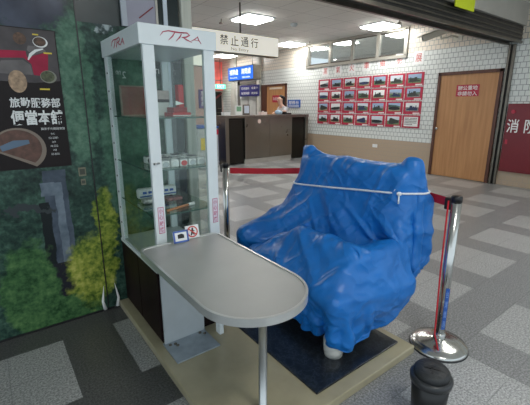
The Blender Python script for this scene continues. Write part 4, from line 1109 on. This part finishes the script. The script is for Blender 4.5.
# blue lettering strip and red cord on the front post
b = MB()
st_ = build('sticker_strip', MB().prism(rectp(-.011, .011, 0.13, 0.40), (2.074 - 0.0165, 0.952 - 0.0235, 0), (0.81, -0.585, 0), UZ, 0.003), mat('post_blue', (0.02, 0.10, 0.42), 0.4), s0)
for i, chh in enumerate('台灣鐵路'):
    text('lettering', chh, (2.074 - 0.0165, 0.952 - 0.0235, 0.365 - i * 0.066), (0.81, -0.585, 0), UZ, 0.017, 0.045, M_bluelit if False else mat('pale_blue_ink', (0.25, 0.40, 0.75), 0.4), st_, 0.004)
b = MB(); b.tube([(2.048, 0.985, 0.93), (2.036, 0.975, 0.50), (2.02, 0.955, 0.10), (1.975, 0.90, 0.03)], 0.005, 8)
build('cord', b, M_red, s0, label='thin red cord')
def belt(p, q, lab, half=0.026):
    p = Vector(p); q = Vector(q); d = (q - p); n = Vector((-d.y, d.x, 0)).normalized() * 0.0012
    mb = MB(); K = 24; rows_ = []
    for i in range(K + 1):
        f = i / K; c = p + d * f - Vector((0, 0, 0.012 * 4 * f * (1 - f)))
        rows_.append([mb.bm.verts.new(c + n * s + Vector((0, 0, h))) for s, h in ((-1, -half), (1, -half), (1, half), (-1, half))])
    for A, B in zip(rows_[:-1], rows_[1:]):
        for k in range(4): mb.bm.faces.new([A[k], A[(k + 1) % 4], B[(k + 1) % 4], B[k]])
    mb.bm.faces.new(rows_[0]); mb.bm.faces.new(list(reversed(rows_[-1])))
    build('belt', mb, M_red, loc=p, label=lab, cat='belt', group='red barrier belts')
belt((1.70, 2.775, 0.895), (2.60, 2.15, 0.905), 'red barrier belt crossing behind the left side of the blue tarpaulin')
belt((2.085, 0.985, 0.912), (2.60, 2.09, 0.905), 'short red barrier belt between the tarpaulin and the front stanchion')

# ------------------------------------------------------------------ black bin near the viewer
BX, BY = 1.50, 0.70
t = thing('pedal_bin', (BX, BY, 0), 'black round bin with an embossed lid at the lower right edge', 'bin')
build('body', MB().rot([(0.070, 0), (0.078, 0.10), (0.086, 0.225)], (BX, BY, 0), 36), M_black, t)
build('rim', MB().rot([(0.092, 0.205), (0.094, 0.232), (0.083, 0.240)], (BX, BY, 0), 36), mat('grey_black_rim', (0.03, 0.032, 0.035), 0.3), t)
build('lid', MB().rot([(0.081, 0.232), (0.078, 0.262), (0.070, 0.272), (0.03, 0.270), (0, 0.269)], (BX, BY, 0), 36), M_rubber, t)
b = MB()
for a in (0.5, 2.1): b.ribbon([(-.035 * math.cos(a), -.035 * math.sin(a), .005), (.035 * math.cos(a), .035 * math.sin(a), .005)], (BX, BY, 0.268), (1, 0, 0), (0, 1, 0), 0.004)
build('emblem', b, M_black, t)

# ------------------------------------------------------------------ chair under the tarpaulin
MZ = PZ + 0.012
t = thing('massage_chair', (1.75, 1.7, MZ), 'pale machine foot showing beneath the front hem of the blue tarpaulin', 'chair')
M_pale = mat('pale_plastic', (0.62, 0.62, 0.58), 0.35)
build('foot', MB().rot([(0.052, 0), (0.056, 0.03), (0.060, 0.10)], (1.425, 1.235, MZ), 24), M_pale, t)
build('foot', MB().rot([(0.052, 0), (0.056, 0.03), (0.060, 0.10)], (1.50, 2.08, MZ), 24), M_pale, t)
build('seat', MB().box(1.46, 1.93, 1.26, 2.06, MZ + 0.12, 0.40, 0.04), M_pale, t)
build('backrest', MB().box(1.99, 2.09, 1.28, 2.04, 0.22, 1.03, 0.03), M_pale, t)
for y in (1.235, 2.115): build('armrest', MB().box(1.53, 1.98, y - 0.03, y + 0.03, 0.36, 0.44, 0.02), M_pale, t)

# ---- tarpaulin: cloth relaxed over the chair with a small position based solver
def drape():
    h = 0.030
    # cross-section followed by the cloth from the front hem, over the front bar, seat and back, down behind
    prof = [(1.45, 0.13), (1.39, 0.30), (1.35, 0.42), (1.42, 0.57), (1.49, 0.70), (1.54, 0.72), (1.60, 0.66), (1.72, 0.60), (1.84, 0.66), (1.93, 0.90), (1.97, 1.08), (2.03, 1.15), (2.10, 1.10), (2.15, 0.85), (2.20, 0.35)]
    P = np.array(prof); seg = np.linalg.norm(np.diff(P, axis=0), axis=1); cum = np.r_[0, np.cumsum(seg)]
    nu = int(cum[-1] / h) + 1; s = np.linspace(0, cum[-1], nu); hu = s[1] - s[0]
    px = np.interp(s, cum, P[:, 0]); pz = np.interp(s, cum, P[:, 1])
    y0, y1 = 0.58, 2.86; nv = int((y1 - y0) / h) + 1; yy = np.linspace(y0, y1, nv); hv = yy[1] - yy[0]
    X = np.zeros((nu, nv, 3)); X[:, :, 0] = px[:, None]; X[:, :, 1] = yy[None, :]; X[:, :, 2] = pz[:, None] + 0.02
    rng = np.random.default_rng(5)
    X += rng.normal(0, 0.003, X.shape)
    boxes = [((2.045, 1.67, 0.63), (0.055, 0.41, 0.40), 0.05), ((1.70, 1.66, 0.26), (0.25, 0.40, 0.15), 0.04),
             ]
    caps = [((2.045, 2.09, 0.80), (2.03, 2.105, 1.105), 0.045), ((2.05, 1.235, 0.80), (2.035, 1.225, 1.112), 0.045),
            ((1.56, 1.215, 0.61), (1.98, 1.205, 0.60), 0.055), ((1.545, 1.25, 0.63), (1.56, 1.62, 0.63), 0.05), ((1.56, 1.62, 0.63), (1.56, 1.86, 0.50), 0.05),
            ((1.52, 2.24, 0.48), (2.02, 2.27, 0.60), 0.065), ((2.10, 1.20, 0.45), (2.11, 1.19, 0.86), 0.07), ((2.06, 2.16, 0.5), (2.05, 2.14, 0.86), 0.06), ((1.50, 1.30, 0.10), (1.545, 1.25, 0.60), 0.05), ((1.52, 1.9, 0.1), (1.56, 1.86, 0.46), 0.05), ((1.365, 1.18, 0.43), (1.375, 1.95, 0.41), 0.05), ((1.365, 1.18, 0.43), (1.90, 1.12, 0.42), 0.05)]
    def project(Q):
        best = np.full(len(Q), 1e9); nor = np.zeros_like(Q)
        for c, b, r in boxes:
            d = Q - np.array(c); q = np.abs(d) - np.array(b)
            out = np.maximum(q, 0); lo = np.linalg.norm(out, axis=1)
            ins = np.minimum(q.max(axis=1), 0); sd = lo + ins - r
            n = np.sign(d) * out / np.maximum(lo, 1e-9)[:, None]
            im = lo < 1e-9
            if im.any():
                k = q[im].argmax(axis=1); nn = np.zeros((im.sum(), 3)); nn[np.arange(im.sum()), k] = np.sign(d[im][np.arange(im.sum()), k]); n[im] = nn
            m = sd < best; best[m] = sd[m]; nor[m] = n[m]
        for a, b, r in caps:
            a = np.array(a); ab = np.array(b) - a
            tt = np.clip(((Q - a) @ ab) / (ab @ ab), 0, 1); d = Q - (a + tt[:, None] * ab); l = np.linalg.norm(d, axis=1)
            sd = l - r; n = d / np.maximum(l, 1e-9)[:, None]
            m = sd < best; best[m] = sd[m]; nor[m] = n[m]
        return best, nor
    def up(B):
        n = B.shape[0]; C = np.zeros((2 * n - 1,) + B.shape[1:]); C[::2] = B
        P_ = np.concatenate([B[:1] * 2 - B[1:2], B, B[-1:] * 2 - B[-2:-1]])
        C[1::2] = (9 * (P_[1:-2] + P_[2:-1]) - (P_[:-3] + P_[3:])) / 16
        return C
    def solve(Q, di, dj, rest, k):
        # vectorised over two colours along the constraint direction
        n1, n2 = Q.shape[:2]
        ii = np.arange(0, n1 - di); jj = np.arange(0, n2 - dj) if dj >= 0 else np.arange(-dj, n2)
        for colour in (0, 1):
            if di > 0: I = ii[(ii // di) % 2 == colour]; J = jj
            else: I = ii; J = jj[(jj // dj) % 2 == colour]
            a = Q[np.ix_(I, J)]; b = Q[np.ix_(I + di, J + dj)]
            d = b - a; l = np.sqrt((d * d).sum(-1, keepdims=True)) + 1e-9
            c = d * ((l - rest) / l * 0.5 * k)
            Q[np.ix_(I, J)] = a + c; Q[np.ix_(I + di, J + dj)] = b - c
    dt = 1 / 50
    def relax(X, s, yy, hu, hv, steps, rope_from, st, bend, grav, iters):
        vel = np.zeros_like(X); diag = math.hypot(hu, hv) * st
        itop = int(np.argmin(np.abs(s - cum[11]))); ibar = int(np.argmin(np.abs(s - cum[5])))
        jb = (yy > 1.19) & (yy < 2.15); jr = (yy > 1.25) & (yy < 1.85)
        ztop = np.maximum(1.095, 1.095 + 0.080 * np.maximum(np.exp(-((yy[jb] - 1.235) / 0.09) ** 2), 0.9 * np.exp(-((yy[jb] - 2.09) / 0.12) ** 2)))
        zbar = np.interp(yy[jr], [1.25, 1.62, 1.86], [0.685, 0.685, 0.555])
        for it in range(steps):
            vel *= 0.97; vel[:, :, 2] -= grav * dt
            old = X.copy(); X = X + vel * dt
            for k in range(iters):
                solve(X, 1, 0, hu * st, 1.0); solve(X, 0, 1, hv * st, 1.0)
                if k % 2 == 0:
                    solve(X, 1, 1, diag, 0.5); solve(X, 1, -1, diag, 0.5)
                if k % 3 == 0:
                    solve(X, 2, 0, 2 * hu * st, bend); solve(X, 0, 2, 2 * hv * st, bend)
                if k % 2 == 0:
                    Q = X.reshape(-1, 3); sd, n = project(Q); m = sd < 0.008
                    Q[m] += n[m] * (0.008 - sd[m])[:, None]; X = Q.reshape(X.shape)
                X[itop, jb, 0] = 2.035; X[itop, jb, 2] = np.maximum(X[itop, jb, 2], ztop); X[ibar, jr, 0] = 1.54; X[ibar, jr, 2] = np.maximum(X[ibar, jr, 2], zbar)
            if it > rope_from:   # rope drawn round the back
                f = min(1.0, (it - rope_from) / 40 + (0.6 if rope_from < 0 else 0))
                dz = np.abs(X[:, :, 2] - (0.955 - 0.100 * (X[:, :, 1] - 1.12)))
                m = (dz < 0.03) & (X[:, :, 0] > 1.86)
                cen = np.array([2.045, 1.67]); hx, hy = 0.115, 0.50
                dx = X[:, :, 0] - cen[0]; dy = X[:, :, 1] - cen[1]
                tx = np.clip(dx, -hx, hx); ty = np.clip(dy, -hy, hy)
                X[:, :, 0] = np.where(m, X[:, :, 0] + (cen[0] + tx - X[:, :, 0]) * 0.25 * f, X[:, :, 0])
                X[:, :, 1] = np.where(m, X[:, :, 1] + (cen[1] + ty - X[:, :, 1]) * 0.25 * f, X[:, :, 1])
            Q = X.reshape(-1, 3); O = old.reshape(-1, 3)
            sd, n = project(Q); m = sd < 0.008
            Q[m] += n[m] * (0.008 - sd[m])[:, None]
            Q[m] = Q[m] * 0.35 + (O[m] + n[m] * ((Q[m] - O[m]) * n[m]).sum(1, keepdims=True)) * 0.65
            gz = np.where((Q[:, 0] < 1.895) & (Q[:, 1] > 0.99), 0.075, 0.012)
            m = Q[:, 2] < gz
            Q[m, 2] = gz[m]; Q[m, :2] = Q[m, :2] * 0.3 + O[m, :2] * 0.7
            X = Q.reshape(X.shape)
            vel = (X - old) / dt
            sp_ = np.linalg.norm(vel, axis=-1, keepdims=True); vel *= np.minimum(1, 3.0 / np.maximum(sp_, 1e-6))
        return X
    X = relax(X, s, yy, hu, hv, 110, 40, 1.02, 0.12, 4.0, 9)
    X = up(X); X = up(X.transpose(1, 0, 2)).transpose(1, 0, 2).copy()
    s2 = np.linspace(0, cum[-1], X.shape[0]); y2 = np.linspace(y0, y1, X.shape[1])
    X += rng.normal(0, 0.0025, X.shape)
    X = relax(X, s2, y2, s2[1], y2[1] - y2[0], 60, -1, 1.05, 0.05, 3.0, 8)
    return X
TX = drape()
from mathutils import noise as mnoise
def refine(A):
    """double the grid by cubic-ish interpolation, then crease it with small folds along the normals"""
    def up(B):
        n = B.shape[0]; C = np.zeros((2 * n - 1,) + B.shape[1:]); C[::2] = B
        P = np.concatenate([B[:1] * 2 - B[1:2], B, B[-1:] * 2 - B[-2:-1]])
        C[1::2] = (9 * (P[1:-2] + P[2:-1]) - (P[:-3] + P[3:])) / 16
        return C
    du = np.gradient(A, axis=0); dv = np.gradient(A, axis=1); n = np.cross(du, dv); n /= np.linalg.norm(n, axis=-1, keepdims=True) + 1e-9
    if n[0, A.shape[1] // 2, 0] > 0: n = -n
    H = np.zeros(A.shape[:2])
    for i in range(A.shape[0]):
        for j in range(A.shape[1]):
            x, y, z = A[i, j]
            w = mnoise.noise_vector((x * 1.6, y * 1.6, z * 1.6))
            p = y + 0.8 * z; q = y - z
            rg = lambda v, k=3.0: max(0.0, 1 - abs(v) * k) ** 1.6
            a = mnoise.noise((p * 4.6 + w.x * 1.2, q * 0.9 + w.y * 0.5, x * 1.5 + 3.1))
            b = mnoise.noise((q * 5.0 + w.y * 1.2, p * 1.0 + w.z * 0.5, x * 2.2 + 7.7))
            c = mnoise.noise((p * 9.0 + w.z * 1.5, q * 1.8, x * 3 + 1.7))
            d = mnoise.noise((q * 9.5 + w.x * 1.5, p * 2.2, x * 4 + 11.7))
            m = min(1.0, max(0.0, 0.5 + 2.2 * mnoise.noise((x * 2.5, y * 2.5, z * 2.5 + 20))))
            back = min(1.0, max(0.5, (1.10 - z) / 0.4))
            H[i, j] = ((0.024 * rg(a) + 0.008 * rg(c)) * m + (0.024 * rg(b) + 0.008 * rg(d)) * (1 - m)) * back
    A = A + n * H[..., None]
    gz = np.where((A[..., 0] < 1.895) & (A[..., 1] > 0.99), 0.068, 0.006)
    A[..., 2] = np.maximum(A[..., 2], gz)
    return A
def trim_hem(A):
    """cut the cloth at the hem seen on its right side and in front"""
    A = A.copy(); nu, nv = A.shape[:2]
    mid = nv // 2
    for i in range(nu):
        row = A[i]; cut = 0
        for j in range(mid, -1, -1):
            x, y, z = row[j]
            hem = np.interp(x, [1.45, 1.60, 1.79, 1.95, 2.03, 2.13, 2.3], [0.085, 0.095, 0.17, 0.34, 0.42, 0.48, 0.48])
            if y < 1.22 and z < hem: cut = j + 1; break
        cut_s.append(cut)
    c = np.array(cut_s, float)
    for _ in range(4): c[1:-1] = (c[:-2] + 2 * c[1:-1] + c[2:]) / 4
    for i in range(nu):
        t = np.linspace(c[i], nv - 1, nv); k = np.minimum(t.astype(int), nv - 2); f = (t - k)[:, None]
        A[i] = A[i][k] * (1 - f) + A[i][k + 1] * f
    c = np.zeros(nv)
    for j in range(nv):
        for i in range(nu // 2, -1, -1):
            x, y, z = A[i, j]
            hem = np.interp(y, [1.10, 1.22, 1.6, 2.0], [0.09, 0.15, 0.13, 0.08])
            if z < hem: c[j] = i + 1; break
    for _ in range(4): c[1:-1] = (c[:-2] + 2 * c[1:-1] + c[2:]) / 4
    for j in range(nv):
        t = np.linspace(c[j], nu - 1, nu); k = np.minimum(t.astype(int), nu - 2); f = (t - k)[:, None]
        A[:, j] = A[:, j][k] * (1 - f) + A[:, j][k + 1] * f
    c = np.full(nv, nu - 1.0)
    for j in range(nv):
        for i in range(nu * 3 // 5, nu):
            if A[i, j, 2] < 0.47 and A[i, j, 0] > 1.98: c[j] = i; break
    for _ in range(4): c[1:-1] = (c[:-2] + 2 * c[1:-1] + c[2:]) / 4
    for j in range(nv):
        t = np.linspace(0, c[j], nu); k = np.minimum(t.astype(int), nu - 2); f = (t - k)[:, None]
        A[:, j] = A[:, j][k] * (1 - f) + A[:, j][k + 1] * f
    return A
cut_s = []
def tuck(A):
    """below the padded front edge the cloth is drawn in under the seat"""
    A = A.copy(); d = np.maximum(0, 0.43 - A[..., 2])
    wf = np.clip((1.78 - A[..., 0]) / 0.25, 0, 1); A[..., 0] += 0.30 * d * wf
    wr = np.clip((1.40 - A[..., 1]) / 0.2, 0, 1); A[..., 1] += 0.22 * d * wr
    return A
TX = trim_hem(tuck(TX))
TX = refine(TX)
nu, nv = TX.shape[:2]
me = bpy.data.meshes.new('tarpaulin')
org = Vector((1.75, 1.7, MZ))
me.from_pydata([tuple(Vector(p) - org) for p in TX.reshape(-1, 3)], [], [(i * nv + j, i * nv + j + 1, (i + 1) * nv + j + 1, (i + 1) * nv + j) for i in range(nu - 1) for j in range(nv - 1)])
for p in me.polygons: p.use_smooth = True
me.materials.append(M_blue)
tarp = bpy.data.objects.new('tarpaulin', me); COL.objects.link(tarp); tarp.location = org
tarp['label'] = 'large blue tarpaulin draped over a chair and tied round with white rope'; tarp['category'] = 'tarpaulin'
sb = tarp.modifiers.new('sub', 'SUBSURF'); sb.levels = 1; sb.render_levels = 1
so = tarp.modifiers.new('thick', 'SOLIDIFY'); so.thickness = 0.003; so.offset = 0
# rope: laid on the cloth by casting inwards round the back
bvh = BVHTree.FromPolygons([tuple(p) for p in TX.reshape(-1, 3)], [tuple(p.vertices) for p in me.polygons])
rp = []
for i in range(96):
    a = 2 * math.pi * i / 96
    # start on a big rounded box round the back
    c = Vector((2.045, 1.67, 0)); dx, dy = math.cos(a), math.sin(a)
    y_t = c.y + max(-0.40, min(0.40, 0.9 * dy)); tgt = Vector((2.045, y_t, 0))
    start = Vector((c.x + 0.9 * dx, y_t + (0.9 * dy if abs(0.9 * dy) > 0.40 else 0.0), 0))
    z = lambda y: 0.955 - 0.100 * (y - 1.12)
    tgt.z = z(tgt.y); start.z = z(max(1.1, min(2.25, start.y)))
    d = (tgt - start); L_ = d.length
    hit = bvh.ray_cast(start, d.normalized(), L_)
    if hit[0] is not None: rp.append(hit[0] - d.normalized() * 0.006)
# smooth a little
for _ in range(2): rp = [(rp[i - 1] + rp[i] * 2 + rp[(i + 1) % len(rp)]) / 4 for i in range(len(rp))]
t = thing('tie_rope', tuple(rp[0]), 'white rope tied round the upper part of the blue tarpaulin', 'rope')
build('rope_loop', MB().tube(rp + [rp[0]], 0.0065, 8, cap=False), M_rope, t)
kn = min(rp, key=lambda p: (p.y - 1.24) ** 2 * 4 + (p.x - 1.95) ** 2)
b = MB(); b.ball(kn + Vector((-0.006, -0.004, 0)), 0.014, (1, 1.3, 0.9), 10); b.tube([kn, kn + Vector((-0.014, -0.01, -0.03)), kn + Vector((-0.016, -0.012, -0.06))], 0.005, 8); b.tube([kn, kn + Vector((-0.012, 0.02, 0.022)), kn + Vector((-0.012, 0.04, -0.012))], 0.005, 8)
build('knot', b, M_rope, t)
